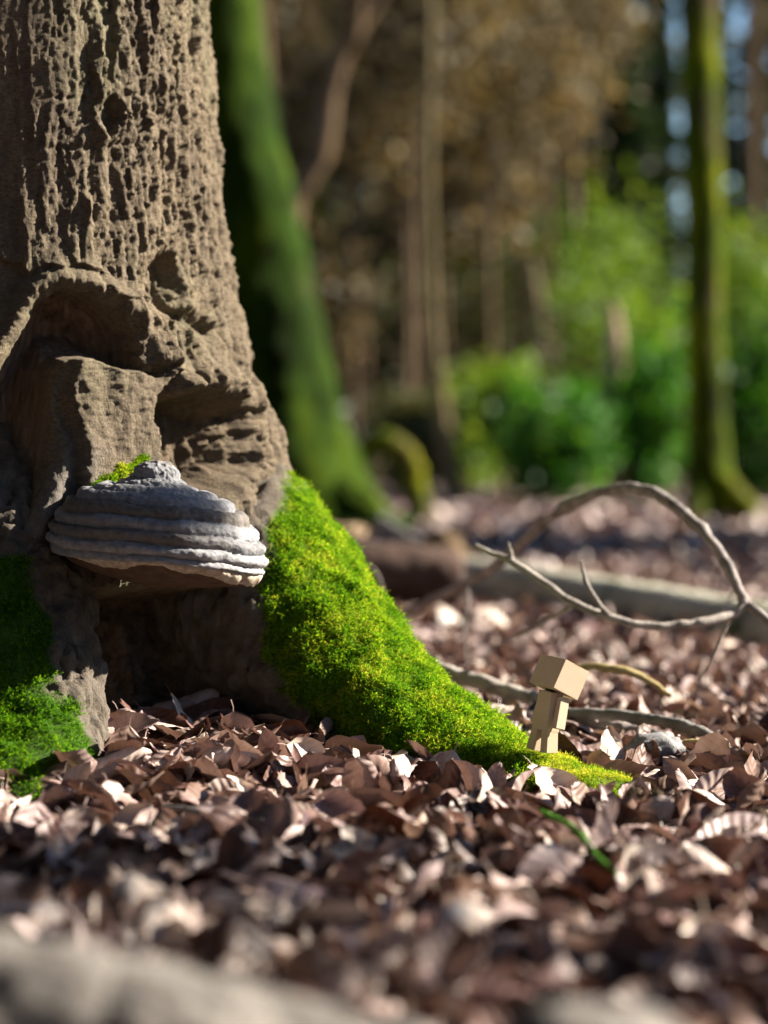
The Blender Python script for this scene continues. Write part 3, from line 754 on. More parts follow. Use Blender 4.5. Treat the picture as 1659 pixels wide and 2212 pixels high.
HI = [leaf(7, 11, 100 + k) for k in range(22)]
MID = [leaf(5, 8, 200 + k) for k in range(16)]
LO = [leaf(3, 4, 300 + k, False) for k in range(10)]
wide = lambda y: 0.162 * y + 0.35
parts = [litter(HI, 3300, 2.75, 4.35, 1, wide, -0.010, 0.046, (0.9, 1.45), 0.48),
         litter(MID, 4000, 1.3, 2.75, 2, wide, -0.010, 0.046, (0.95, 1.5), 0.5),
         litter(MID, 5200, 4.35, 6.5, 3, wide, -0.004, 0.040),
         litter(LO, 9000, 6.5, 13, 4, wide, 0.0, 0.05, (1.0, 1.5)),
         litter(LO, 12000, 13, 45, 5, lambda y: 0.162 * y + 1.5, 0.0, 0.08, (1.8, 3.0), 0.5)]
Vs, fs, ts, us, off = [], [], [], [], 0
for V, f, tt, u in parts:
    Vs.append(V); fs.append(f + off); ts.append(tt); us.append(u); off += len(V)
o = add('leaf_litter', meshdata('leaf_litter', np.vstack(Vs), [np.vstack(fs)], dict(tone=np.concatenate(ts), luv=np.vstack(us))), M['leaf'])
tag(o, 'deep carpet of dry brown beech leaves covering the forest floor', 'leaf litter', kind='stuff')

HIM = []
for k in range(18):
    V, f, luv = leaf(9, 18, 400 + k)
    me = meshdata('beech_leaf', V, [f], dict(luv=luv)); me.materials.append(M['leaf']); HIM.append(me)
TONES = [('dark', 0.14, 'dark chocolate-brown curled beech leaf lying on top of the litter'),
         ('russet', 0.32, 'russet-brown dry beech leaf lying on top of the litter'),
         ('mauve', 0.52, 'dull mauve-brown ribbed beech leaf lying on top of the litter'),
         ('tan', 0.70, 'light tan dry beech leaf lying on top of the litter'),
         ('cream', 0.93, 'pale cream bleached beech leaf lying on top of the litter')]
def place_leaf(x, y, z, rot, tone, label, group, k, s=1.0):
    o = bpy.data.objects.new('beech_leaf', HIM[k % len(HIM)]); col.objects.link(o)
    o.location = (x, y, z); o.rotation_euler = rot; o.scale = (s, s, s); o['tone'] = float(tone)
    tag(o, label, 'leaf', group); return o
g = np.random.default_rng(77)
cnt = 0
while cnt < 285:
    y = 1.95 + (4.0 - 1.95) * g.random() ** 1.15
    x = g.uniform(-1, 1) * 0.158 * y
    if inside_tree(np.array(x), np.array(y)): continue
    # keep off the two roots
    if -0.25 < x < 0.36 and y > 3.32 + 0 * x and y < 3.95 and y > 3.34 + 0.2 * (0.36 - x) - 0.12: continue
    if x < -0.40 and 3.2 < y: continue
    tk = g.choice(5, p=[.24, .22, .19, .20, .15])
    _, tv, lab = TONES[tk]
    z = float(ground_z(np.array(x), np.array(y))) + g.uniform(0.034, 0.052)
    if y < 2.45: zone = 'close behind the near log' if x < 0.12 else 'on the open litter well before the root'
    elif y < 3.3: zone = 'before the hollow trunk' if x < -0.08 else ('around the green stem' if x < 0.32 else 'on the open litter past the green stem')
    else: zone = 'between the two roots' if x < 0 else 'beyond the root tip behind the figure'
    lab = lab.replace('lying on top of the litter', 'lying ' + zone); size = g.uniform(1.05, 1.6)
    lab = ('large ' if size > 1.42 else 'small ' if size < 1.2 else 'middling ') + lab
    place_leaf(x, y, z, (g.normal(0, .6), g.normal(0, .6) + (math.pi if g.random() < .35 else 0), g.uniform(0, 6.28)), tv + g.normal(0, .03), lab, TONES[tk][0] + ' leaves on the litter', cnt, size); cnt += 1

# leaves that stand out in front of the root and the cavity
def hero(px, py, Y, rot, tone, label, k, s=1.0):
    p = P(px, py, Y); place_leaf(*p, [R(a) for a in rot], tone, label, None, k, s)
hero(1072, 1688, 3.36, (78, 14, 20), 0.66, 'ribbed beech leaf standing upright against the foot of the mossy root', 3, 0.80)
hero(985, 1690, 3.40, (50, 10, 80), 0.16, 'dark crumpled beech leaf leaning on the mossy root beside the upright leaf', 7, 0.95)
hero(1180, 1690, 3.36, (60, 40, -30), 0.12, 'thin dark leaf rising in front of the cardboard figure', 11, 0.75)
hero(1245, 1715, 3.34, (25, 10, 65), 0.52, 'broad grey-brown leaf leaning on the tip of the mossy root', 5, 1.15)
hero(440, 1618, 3.50, (62, 5, 15), 0.95, 'bright cream pointed leaf standing in the sun below the hollow', 9, 0.72)
hero(182, 1568, 3.60, (55, 25, -30), 0.78, 'pale leaf caught between the shaded root and the trunk', 2, 0.8)
hero(298, 1560, 3.62, (48, 0, 70), 0.28, 'brown leaf propped against the trunk under the fungus', 12, 1.0)
hero(605, 1630, 3.48, (70, -10, -10), 0.36, 'brown leaf standing on edge beside the left end of the moss', 6, 0.9)
hero(520, 1590, 3.58, (40, 20, 100), 0.2, 'long dark red-brown leaf against the shaded hollow', 14, 1.15)
hero(260, 1650, 3.45, (15, 10, 80), 0.9, 'white-edged folded leaf lying below the shaded root', 4, 1.1)
hero(800, 1690, 3.38, (28, -14, 60), 0.74, 'ribbed tan leaf at the foot of the moss', 8, 0.85)
hero(1265, 1580, 4.05, (82, 10, 5), 0.9, 'bright tall leaf standing behind the cardboard figure', 1, 1.0)

# ------------------------------------------------------------------ twigs, stems, husks, stone near the root
def stick(name, label, cat, pts, mat, rough=0.2, seg=9, group=None, sub=None):
    """pts: (px, py, Y, radius m)"""
    def gnarl(pts, seed):
        """a real stick kinks a little and swells at its knots"""
        pa = catmull(np.array([[*P(a, b, c), r] for a, b, c, r in pts]), len(pts) * 4); u = np.arange(len(pa)) * 0.62 + seed
        for k in range(3): pa[:, k] += pa[:, 3] * 0.45 * noise(u, 7.0 * k, seed) * np.minimum(1, np.minimum(np.arange(len(pa)), np.arange(len(pa))[::-1]) / 3)
        pa[:, 3] *= 1 + 0.18 * np.clip(noise(u * 1.9, 40.0, seed), -.3, 1) * 1.6
        return pa[:, :3], pa[:, 3]
    pa, rad_ = gnarl(pts, pts[0][0] * .013); V, fs = tube(pa, rad_, seg, len(pts) * 16, rough, seed=len(name) + pts[0][0] * .01)
    loc = pa[0]
    if sub:
        e = empty(name, tuple(loc)); tag(e, label, cat, group); part('stem', V, fs, M[mat], e)
        for nm, sp, sm in sub:
            pb, rb_ = gnarl(sp, sp[0][1] * .017); V2, f2 = tube(pb, rb_, seg, len(sp) * 16, rough, seed=sp[0][0] * .02)
            part(nm, V2, f2, M[sm], e)
        return e
    o = add(name, meshdata(name, V - loc, fs), M[mat]); o.location = loc; return tag(o, label, cat, group)

stick('arched_branch', 'bent dead branch arching over the forest floor behind the cardboard figure', 'branch',
      [(790, 1372, 6.0, .010), (860, 1335, 5.6, .0105), (980, 1275, 5.2, .0105), (1090, 1205, 4.85, .0105), (1190, 1118, 4.6, .0105), (1290, 1068, 4.45, .0110), (1370, 1056, 4.35, .0115), (1440, 1080, 4.25, .0112),
       (1510, 1140, 4.18, .0105), (1565, 1210, 4.13, .0095), (1590, 1265, 4.1, .0095), (1615, 1305, 4.1, .009), (1680, 1360, 4.05, .0085), (1800, 1470, 4.0, .007), (1880, 1590, 3.95, .005)], 'twig',
      sub=[('side_branch', [(1608, 1298, 4.10, .0085), (1582, 1327, 4.09, .008), (1500, 1346, 4.06, .0078), (1410, 1353, 4.05, .0075), (1320, 1335, 4.05, .007), (1240, 1303, 4.06, .007), (1180, 1262, 4.08, .006), (1105, 1212, 4.10, .0055), (1060, 1195, 4.12, .005), (1028, 1178, 4.14, .003)], 'twigpale'),
           ('twig', [(1318, 1334, 4.05, .005), (1290, 1300, 4.04, .0045), (1268, 1262, 4.04, .004), (1255, 1212, 4.04, .0025)], 'twig'),
           ('twig', [(1248, 1305, 4.06, .0055), (1190, 1335, 4.3, .005), (1120, 1372, 4.6, .0045), (1060, 1400, 4.9, .004)], 'twig'),
           ('twig', [(1582, 1327, 4.09, .004), (1560, 1370, 4.1, .0035), (1540, 1420, 4.1, .003), (1510, 1470, 4.12, .002)], 'twigpale'),
           ('twig', [(1108, 1213, 4.1, .0035), (1102, 1190, 4.1, .003), (1098, 1172, 4.1, .002)], 'twigpale')])
stick('dead_sapling', 'thin upright dead sapling beside the brown log', 'sapling', [(1008, 1440, 4.9, .0035), (1004, 1360, 4.9, .0032), (1012, 1290, 4.92, .003), (1000, 1240, 4.95, .002)], 'twig')
stick('dead_sapling', 'leaning thin dead sapling close behind the mossy root', 'sapling', [(835, 1320, 4.9, .003), (826, 1270, 4.9, .003), (812, 1235, 4.92, .0028), (790, 1215, 4.95, .002)], 'twig')
stick('pale_pole', 'pale grey weathered stick lying on leaves behind the mossy root', 'stick', [(930, 1440, 4.25, .013), (1010, 1466, 4.2, .014), (1090, 1490, 4.16, .014), (1180, 1518, 4.12, .012)], 'twigpale')
stick('straw_stick', 'arched straw-coloured stick lying right behind the cardboard head', 'stick', [(1220, 1452, 4.15, .006), (1270, 1441, 4.12, .007), (1340, 1447, 4.1, .0075), (1400, 1470, 4.1, .006), (1450, 1505, 4.1, .004)], 'twigyellow')
stick('grey_stick', 'long grey stick lying in the leaves behind the figure', 'stick', [(1230, 1540, 3.95, .009), (1320, 1544, 3.9, .010), (1420, 1556, 3.85, .010), (1500, 1576, 3.8, .010), (1570, 1612, 3.75, .007)], 'twiggrey')
stick('dark_stick', 'dark stick lying under the long grey stick', 'stick', [(1190, 1530, 3.98, .010), (1290, 1562, 3.94, .012), (1370, 1580, 3.9, .012), (1440, 1592, 3.88, .009)], 'twig')
stick('curved_stem', 'thin curved yellowish stem over the grey stone', 'stem', [(1428, 1636, 3.72, .003), (1448, 1612, 3.72, .003), (1490, 1600, 3.72, .003), (1550, 1606, 3.72, .0025), (1640, 1640, 3.70, .002)], 'twigyellow')
stick('green_stem', 'fresh green stem lying across the leaves in front of the root', 'stem', [(1168, 1752, 2.90, .0026), (1195, 1765, 2.87, .0034), (1235, 1785, 2.81, .0034), (1262, 1812, 2.73, .0034), (1290, 1850, 2.63, .003), (1335, 1888, 2.52, .002)], 'greenstem')
stick('grey_twig', 'straight grey twig lying on the leaves in front of the hollow', 'twig', [(350, 1740, 2.98, .0025), (420, 1752, 2.95, .004), (490, 1762, 2.93, .004), (570, 1772, 2.90, .0035)], 'twiggrey')
stick('dark_twig', 'short dark twig lying at the foot of the moss', 'twig', [(640, 1690, 3.3, .0025), (675, 1708, 3.27, .0035), (718, 1742, 3.2, .003)], 'twiggrey')
stick('fallen_twig', 'dark slanting twig in the leaves below the mossy root', 'twig', [(830, 1790, 2.95, .003), (870, 1815, 2.9, .0035), (905, 1850, 2.82, .003)], 'twig')
stick('bare_twig', 'thin bare twig at the right behind the arched branch', 'twig', [(1760, 1160, 5.0, .004), (1660, 1220, 5.0, .004), (1580, 1290, 5.0, .003), (1540, 1380, 5.0, .002)], 'twig')

def stone(name, label, cat, px, py, Y, r, mat, seed, rough=0.25):
    bm = bmesh.new(); bmesh.ops.create_icosphere(bm, subdivisions=4, radius=1)
    c = np.array([v.co[:] for v in bm.verts]); d = 1 + rough * fbm(c[:, 0] * 1.6 + seed, c[:, 1] * 1.6, c[:, 2] * 1.6, 4)
    for v, q in zip(bm.verts, c * d[:, None] * np.array(r)): v.co = q
    me = bpy.data.meshes.new(name); bm.to_mesh(me); bm.free()
    me.polygons.foreach_set('use_smooth', np.ones(len(me.polygons), bool))
    o = add(name, me, M[mat]); o.location = P(px, py, Y); return tag(o, label, cat)
stone('stone', 'rounded grey stone half sunk in the leaves right of the figure', 'stone', 1415, 1618, 3.68, (.045, .035, .024), 'stone', 3)

def husk(px, py, Y, seed, label):
    g = np.random.default_rng(seed); n = 260
    d = g.normal(size=(n, 3)); d /= np.linalg.norm(d, axis=1, keepdims=True)
    r = np.array([.011, .010, .009]); p = d * r
    bm = bmesh.new(); bmesh.ops.create_icosphere(bm, subdivisions=2, radius=1)
    V0 = np.array([v.co[:] for v in bm.verts]) * r * 0.97; F0 = np.array([[v.index for v in f.verts] for f in bm.faces]); bm.free()
    w = np.cross(d, g.normal(size=(n, 3))); w /= np.linalg.norm(w, axis=1, keepdims=True)
    tip = p + d * g.uniform(.003, .006, (n, 1)) + g.normal(0, .0016, (n, 3))
    S = np.stack([p - w * .0007, p + w * .0007, tip], 1).reshape(-1, 3)
    V = np.vstack([V0, S]); Ft = np.vstack([F0, np.arange(3 * n).reshape(-1, 3) + len(V0)])
    o = add('beechnut_husk', meshdata('beechnut_husk', V, [Ft], None, False), M['husk']); o.location = P(px, py, Y); tag(o, label, 'husk')
husk(1372, 1712, 3.20, 1, 'bristly dark beechnut husk just right of the root tip')
husk(1420, 1722, 3.12, 2, 'second bristly beechnut husk lying further from the root tip')
husk(1140, 1840, 2.78, 3, 'beechnut husk lying near the green stem')
husk(1640, 1760, 2.95, 4, 'beechnut husk among pale leaves far from the root')

# ------------------------------------------------------------------ fallen logs
def log(name, label, pts, mat, seg=40, n=90, rough=0.10):
    pa = np.array([P(a, b, c) for a, b, c, _ in pts]); V, fs = tube(pa, [q[3] for q in pts], seg, n, rough, seed=pts[0][0])
    loc = pa.mean(0); o = add(name, meshdata(name, V - loc, fs), M[mat]); o.location = loc; return tag(o, label, 'log')
log('fallen_log', 'reddish-brown fallen log lying behind the mossy root', [(420, 1222, 7.6, .10), (600, 1226, 7.6, .10), (760, 1232, 7.6, .10), (900, 1240, 7.6, .095), (985, 1247, 7.6, .085), (1000, 1248, 7.6, .06)], 'logbrown')
log('fallen_log', 'long grey fallen log slanting away behind the arched branch', [(985, 1248, 8.6, .06), (1000, 1250, 8.5, .078), (1150, 1274, 8.0, .082), (1350, 1312, 7.3, .085), (1550, 1352, 6.6, .085), (1750, 1395, 6.1, .085), (2050, 1470, 5.5, .085)], 'loggrey')
stone('rotten_stump', 'dark rotten stump where the two fallen logs meet', 'stump', 955, 1200, 8.7, (.10, .09, .085), 'brownbark', 8, 0.5)
stone('sunlit_log_top', 'pale lump standing in for the sunlit top of the brown log', 'wood', 730, 1152, 8.4, (.11, .06, .035), 'palebark', 5, 0.4)  # pale bark colour stands in for sunlight on the log top
stick('grey_branch', 'grey slanting branch between the big mossy tree and the logs', 'branch', [(820, 1120, 10.5, .02), (880, 1160, 9.8, .022), (960, 1195, 9.2, .022), (1040, 1215, 8.9, .018)], 'twiggrey')
log('near_log', 'big pale weathered log lying close in front of the leaves', [(-500, 2200, 1.60, .070), (-200, 2215, 1.60, .070), (80, 2240, 1.60, .068), (220, 2300, 1.60, .064), (330, 2290, 1.60, .066), (560, 2345, 1.60, .062), (800, 2400, 1.60, .060), (980, 2425, 1.60, .056), (1040, 2430, 1.60, .045)], 'logfore', 48, 120, 0.22)
stone('pale_stone', 'pale flat stone beside the end of the near log', 'stone', 1290, 2255, 1.60, (.07, .05, .025), 'logfore', 12, 0.3)

# ------------------------------------------------------------------ background trees and shrubs
def cloud(n, centre, radii, size, seed, clumps=30, spread=0.28, tone=(0.5, 0.25)):
    g = np.random.default_rng(seed)
    d = g.normal(size=(clumps, 3)); d /= np.linalg.norm(d, axis=1, keepdims=True)
    cc = d * g.random((clumps, 1)) ** 0.4; ct = g.normal(0, 0.6, clumps)
    i = g.integers(0, clumps, n)
    p = (cc[i] + g.normal(0, spread, (n, 3))) * np.array(radii) + np.array(centre)
    a = g.normal(size=(n, 3)); a /= np.linalg.norm(a, axis=1, keepdims=True)
    b = np.cross(a, g.normal(size=(n, 3))); b /= np.linalg.norm(b, axis=1, keepdims=True)
    s = (size * g.uniform(0.6, 1.3, n))[:, None]
    V = np.stack([p - a * s, p + b * s * 0.55, p + a * s, p - b * s * 0.55], 1).reshape(-1, 3)
    t = np.clip(tone[0] + tone[1] * (ct[i] + 0.5 * g.normal(size=n)), 0, 1)
    V[:, 2] = np.maximum(V[:, 2], 0.02)
    return V, np.arange(4 * n).reshape(-1, 4), np.repeat(t, 4)

def limb_tree(name, label, cat, pts, mat, limbs=(), crown=None, group=None, seg=14, rough=0.12, n=60, stubs=0, seed=0):
    """pts: (px,py,Y,r). crown: list of (n, px, py, Y, radii, size, material, tone)"""
    pa = np.array([P(a, b, c) for a, b, c, _ in pts]); base = pa[0]
    e = empty(name, tuple(base)); tag(e, label, cat, group)
    V, fs = tube(pa, [q[3] for q in pts], seg, n, rough, seed=pts[0][0] * .1)
    part('trunk', V, fs, M[mat], e)
    for lp in limbs:
        pb = np.array([P(a, b, c) for a, b, c, _ in lp]); V, fs = tube(pb, [q[3] for q in lp], 10, len(lp) * 8, rough, seed=lp[0][0]); part('limb', V, fs, M[mat], e)
    if stubs:
        g = np.random.default_rng(seed); cs = catmull(pa, 40); tw = []
        for _ in range(stubs):
            p = cs[g.integers(8, 39)]; a = g.uniform(0, 6.28); l = g.uniform(.5, 1.6)
            d = np.array([math.cos(a), math.sin(a), g.uniform(.1, .8)])
            V, fs = tube(np.array([p, p + d * l * .5, p + d * l + np.array([0, 0, .15 * l])]), [.02, .014, .005], 6, 8, 0.1)
            part('branch', V, fs, M[mat], e)
    for k, (cn, px, py, Y, rad, size, cm, tone) in enumerate(crown or []):
        V, f, t = cloud(cn, P(px, py, Y), rad, size, int(px + py) + k, tone=tone); part('crown', V, [f], M[cm], e, dict(tone=t), False)
    return e

# big mossy tree behind the beech
bt = limb_tree('mossy_tree', 'thick leaning tree wrapped in dark green moss, behind the beech trunk', 'tree',
    [(640, 1175, 15.5, .76), (632, 1130, 15.5, .62), (618, 1040, 15.5, .50), (596, 900, 15.5, .435), (565, 700, 15.5, .385), (533, 480, 15.5, .335), (503, 250, 15.5, .295), (474, 0, 15.5, .265), (420, -600, 15.5, .22), (380, -1400, 15.5, .17)], 'mossbark', seg=70, n=160, rough=0.15)
for pts in ([(660, 1060, 15.3, .20), (740, 1090, 15.2, .17), (800, 1125, 15.1, .12), (870, 1165, 15.0, .07), (930, 1185, 14.9, .03)],
            [(600, 1080, 15.2, .22), (590, 1140, 14.7, .18), (600, 1190, 14.2, .10), (620, 1215, 13.9, .04)]):
    pb = np.array([P(a, b, c) for a, b, c, _ in pts]); V, fs = tube(pb, [q[3] for q in pts], 20, 40, 0.12, seed=3); part('root', V, fs, M['mossbark'], bt)
# right mossy tree
rt = limb_tree('mossy_tree', 'slender dark tree with yellow-green moss on its flared foot', 'tree',
    [(1545, 1150, 18.5, .30), (1538, 1090, 18.5, .22), (1530, 1000, 18.5, .175), (1524, 850, 18.5, .150), (1522, 650, 18.5, .143), (1518, 400, 18.5, .148), (1512, 150, 18.5, .152), (1506, -100, 18.5, .150), (1500, -900, 18.5, .12)], 'mossbark2', seg=40, n=100, rough=0.12)
for pts in ([(1560, 1040, 18.4, .10), (1600, 1085, 18.3, .09), (1650, 1130, 18.2, .07), (1720, 1165, 18.1, .04)], [(1520, 1060, 18.4, .10), (1500, 1110, 18.2, .08), (1490, 1150, 18.0, .04)]):
    pb = np.array([P(a, b, c) for a, b, c, _ in pts]); V, fs = tube(pb, [q[3] for q in pts], 16, 30, 0.12, seed=5); part('root', V, fs, M['mossbark2'], rt)
# dark crooked tree
limb_tree('crooked_tree', 'dark crooked tree forking beside the big mossy trunk', 'tree',
    [(600, 1105, 24, .12), (612, 800, 24, .11), (630, 470, 24, .105), (665, 390, 24, .10), (700, 320, 24, .10), (715, 200, 24, .095), (745, 110, 24, .085), (800, 20, 24, .075), (850, -60, 24, .06), (950, -300, 24, .04)], 'brownbark',
    limbs=[[(745, 110, 24, .08), (770, 60, 23.8, .07), (775, -60, 23.6, .06), (760, -250, 23.5, .04)], [(640, 440, 24, .08), (590, 330, 24.2, .07), (575, 150, 24.3, .06), (560, -100, 24.4, .05)]])
stick('mossy_arch', 'mossy bent log arching out of the ground beside the big mossy tree', 'log', [(775, 1010, 17, .05), (800, 962, 17, .07), (850, 958, 17, .08), (885, 1000, 17, .08), (900, 1060, 17, .08), (905, 1140, 17, .09)], 'mossbark2', 0.15, 16)
# pale thin trunks
for k, (lab, pts, mt, st) in enumerate([
    ('short pale broken trunk among the green shrubs', [(1340, 1085, 26, .125), (1336, 1000, 26, .105), (1332, 850, 26, .10), (1326, 720, 26, .095), (1322, 660, 26, .07)], 'palebark', 0),
    ('pale leaning young trunk with its foot in the sunlit leaves', [(985, 1085, 25, .14), (972, 1000, 25, .11), (955, 880, 25, .075), (935, 700, 25, .06), (925, 400, 25, .055), (928, 100, 25, .055), (930, -200, 25, .05), (935, -700, 25, .04)], 'olivebark', 5),
    ('straight pale trunk in front of the withered leaves', [(1150, 1070, 34, .11), (1140, 800, 34, .11), (1125, 500, 34, .13), (1118, 300, 34, .14), (1120, 0, 34, .13), (1122, -400, 34, .10)], 'olivebark', 8),
    ('grey-brown trunk rising beside the dark crooked tree', [(690, 1075, 32, .12), (660, 800, 32, .12), (610, 500, 32, .12), (585, 200, 32, .13), (575, 0, 32, .15), (560, -400, 32, .12)], 'olivebark', 4),
    ('thin brown trunk between the pale trunks', [(1050, 1070, 36, .09), (1048, 700, 36, .08), (1060, 300, 36, .08), (1065, -100, 36, .07)], 'brownbark', 9),
    ('thin brown pole left of the leaning young trunk', [(872, 1080, 30, .07), (880, 700, 30, .07), (870, 300, 30, .06), (880, -100, 30, .06)], 'brownbark', 8),
    ('slim brown trunk near the far conifers', [(1255, 1070, 38, .10), (1250, 700, 38, .09), (1235, 300, 38, .09), (1240, -200, 38, .08)], 'brownbark', 6),
    ('slim grey trunk right of the slender mossy tree', [(1640, 1075, 36, .12), (1635, 700, 36, .10), (1625, 300, 36, .10), (1630, -200, 36, .09)], 'brownbark', 6),
    ('thin sapling in the dark gap of the wood', [(800, 1080, 33, .06), (790, 800, 33, .06), (775, 500, 33, .05), (780, 100, 33, .04)], 'brownbark', 7),
    ('bleached standing pole above the shrubs', [(1188, 1085, 29, .05), (1182, 900, 29, .05), (1172, 700, 29, .045), (1150, 560, 29, .03)], 'palebark', 3)]):
    limb_tree('thin_tree', lab, 'tree', pts, mt, group='thin trees of the wood behind', stubs=st, seed=k + 3, seg=10, n=30)
# young beeches that keep their withered leaves
for k, (px, py, Y, rad, n_, lab) in enumerate([
    (760, 180, 30, (1.0, 1.0, 1.2), 2600, 'young beech with withered tan leaves above the big mossy tree'),
    (900, 60, 28, (1.1, 1.0, 1.1), 2800, 'young beech with withered leaves behind the leaning young trunk'),
    (1060, 200, 31, (1.1, 1.0, 1.5), 3200, 'young beech with the brightest withered leaves in the wood'),
    (1190, 60, 33, (1.0, 1.0, 1.3), 2800, 'young beech with tan leaves next to the far conifers'),
    (960, 380, 33, (1.3, 1.0, 1.0), 2200, 'low young beech with brown withered leaves in mid wood'),
    (720, 640, 30, (0.5, .8, 0.9), 900, 'small withered beech bush beside the big mossy tree'),
    (640, 60, 31, (0.6, .8, 1.0), 1200, 'young beech with sparse leaves half hidden by mossy tree')]):
    limb_tree('young_beech', lab, 'tree', [(px + 10, 1080, Y, .05), (px, 700, Y, .045), (px - 8, py + 100, Y, .04), (px, py - 150, Y, .015)], 'brownbark', group='young beeches with withered leaves',
              crown=[(n_, px, py, Y, rad, .085, 'f_tan', (.55, .28))], seg=8, n=24, stubs=8, seed=k + 40)
# dark conifers
for k, (px, Y, n_, w, hgt) in enumerate([(1330, 44, 5200, 1.3, 11), (1420, 48, 3600, .9, 12), (1250, 47, 4600, 1.2, 12), (1640, 46, 3600, 1.2, 13), (1540, 50, 3000, 1.0, 12), (1130, 50, 4600, 1.4, 10), (860, 48, 4600, 1.6, 9), (1010, 52, 4600, 1.6, 9), (700, 50, 5200, 1.9, 13), (640, 46, 5200, 1.6, 14)]):
    g = np.random.default_rng(k + 900)
    b = P(px, 1060, Y); e = empty('conifer', (b[0], b[1], 0)); tag(e, ['dark conifer behind the short pale trunk', 'narrow conifer with sky gaps beside the slender mossy tree', 'dark conifer behind the slim brown trunk', 'conifer at the edge beyond the slender mossy tree',
        'conifer hidden by the slender mossy tree', 'dark conifer behind the straight pale trunk', 'dark conifer behind the thin brown pole', 'dark conifer in the gap between pale trunks', 'dark conifer behind the crooked tree', 'dark conifer half hidden by the big mossy tree'][k], 'tree', 'dark conifers far in the wood')
    V, fs = tube(np.array([[b[0], b[1], 0], [b[0], b[1], hgt * .5], [b[0], b[1], hgt]]), [.16, .1, .02], 8, 12, .05); part('trunk', V, fs, M['brownbark'], e)
    z = g.uniform(0.2, 1, n_) ** 0.9 * hgt; a = g.uniform(0, 6.28, n_); r = w * (1.15 - z / hgt) * np.sqrt(g.random(n_)) * (0.75 + 0.4 * np.sin(z * 4 + a * 2))
    p = np.stack([b[0] + r * np.cos(a), b[1] + r * np.sin(a), z - 0.25 * r], -1)
    d = np.stack([np.cos(a), np.sin(a), g.normal(-.2, .3, n_)], -1); q = np.cross(d, g.normal(size=(n_, 3))); q /= np.linalg.norm(q, axis=1, keepdims=True)
    s = g.uniform(.10, .24, (n_, 1)); V = np.stack([p - d * s, p + q * s * .4, p + d * s, p - q * s * .4], 1).reshape(-1, 3)
    part('crown', V, [np.arange(4 * n_).reshape(-1, 4)], M['f_dark' if k < 5 else 'f_olive'], e, dict(tone=np.repeat(np.clip(g.normal(.55, .25, n_), 0, 1), 4)), False)
# green shrubs
for k, (lab, px, py, Y, rad, n_, cm) in enumerate([
    ('vivid green shrub left of the short pale trunk', 1215, 950, 25, (.50, .5, .55), 2600, 'f_green'),
    ('bright green shrub right of the short pale trunk', 1405, 880, 26, (.42, .5, .80), 3000, 'f_green'),
    ('tall light green shrub behind the short pale trunk', 1345, 760, 29, (.8, .6, 1.0), 3000, 'f_lime'),
    ('small lime shrub lit by the sun', 1105, 870, 27, (.30, .4, .50), 1300, 'f_lime'),
    ('green shrub beside the pale leaning young trunk', 1010, 930, 30, (.45, .5, .60), 1500, 'f_lime'),
    ('low green bush near the mossy arch', 890, 960, 27, (.45, .5, .50), 1500, 'f_olive'),
    ('large dark green bush beyond the slender mossy tree', 1655, 880, 27, (.7, .6, 1.2), 3400, 'f_green'),
    ('olive bush above the large dark green bush', 1620, 640, 33, (.7, .6, 1.0), 1500, 'f_lime'),
    ('olive undergrowth in the dark middle of the wood', 1040, 720, 36, (1.3, .6, 1.1), 2600, 'f_olive'),
    ('olive undergrowth behind the crooked tree', 800, 800, 36, (1.0, .6, 1.2), 2400, 'f_olive'),
    ('light green sapling crown above the tall shrub', 1290, 560, 34, (.9, .6, .9), 1500, 'f_lime')]):
    b = P(px, py, Y); e = empty('shrub', (b[0], b[1], 0)); tag(e, lab, 'shrub', 'shrubs under the trees')
    V, f, t = cloud(n_, b, rad, .07, 500 + k, clumps=26, spread=.30); part('foliage', V, [f], M[cm], e, dict(tone=t), False)
    g = np.random.default_rng(k); st = []
    for _ in range(5):
        tp = b + g.normal(0, .45, 3) * np.array(rad); V, fs = tube(np.array([[b[0] + g.normal(0, .08), b[1] + g.normal(0, .08), 0], (np.array([b[0], b[1], 0]) + tp) / 2 + g.normal(0, .05, 3), tp]), [.02, .014, .006], 6, 10, .1); part('stem', V, fs, M['brownbark'], e)
# the beech's own crown above the frame, unseen trees added to cut sky light, and the tree whose twigs shade the left foreground
def sky_cover(parent, c, rad, n_, seed, mat='f_tan', size=.16):
    V, f, t = cloud(n_, c, rad, size, seed, clumps=60, spread=.2); part('crown', V, [f], M[mat], parent, dict(tone=t), False)
for k, (a, l) in enumerate([(10, 3), (80, 2.5), (150, 3), (220, 3.2), (290, 3)]):
    d = np.array([math.cos(R(a)), math.sin(R(a)), .35]); p0 = np.array([AX, AY, 5.2 + .35 * k])
    V, fs = tube(np.array([p0, p0 + d * l * .5, p0 + d * l + np.array([0, 0, .5])]), [.13, .08, .02], 10, 14, .1); part('limb', V, fs, M['brownbark'], tree)
sky_cover(tree, (AX, AY, 8.6), (4.0, 4.2, 1.5), 9000, 71)
for k, (x, y, lab) in enumerate([(-7.5, -1.5, 'unseen tall tree added left of and behind the viewpoint to cut sky light'), (-8.0, 8.0, 'unseen tall tree added beyond the beech on its shaded side to cut sky light'), (1.5, -5.5, 'unseen tall tree added right behind the viewpoint to cut sky light')]):
    e = empty('unseen_tree', (x, y, 0)); tag(e, lab, 'tree', 'unseen trees added to cut sky light')
    V, fs = tube(np.array([[x, y, -.1], [x + .1, y, 3], [x, y + .1, 6], [x, y, 10]]), [.36, .27, .22, .06], 16, 30, .1); part('trunk', V, fs, M['palebark'], e)
    sky_cover(e, (x, y, 7.2), (4.2, 4.2, 3.2), 10000, 80 + k)
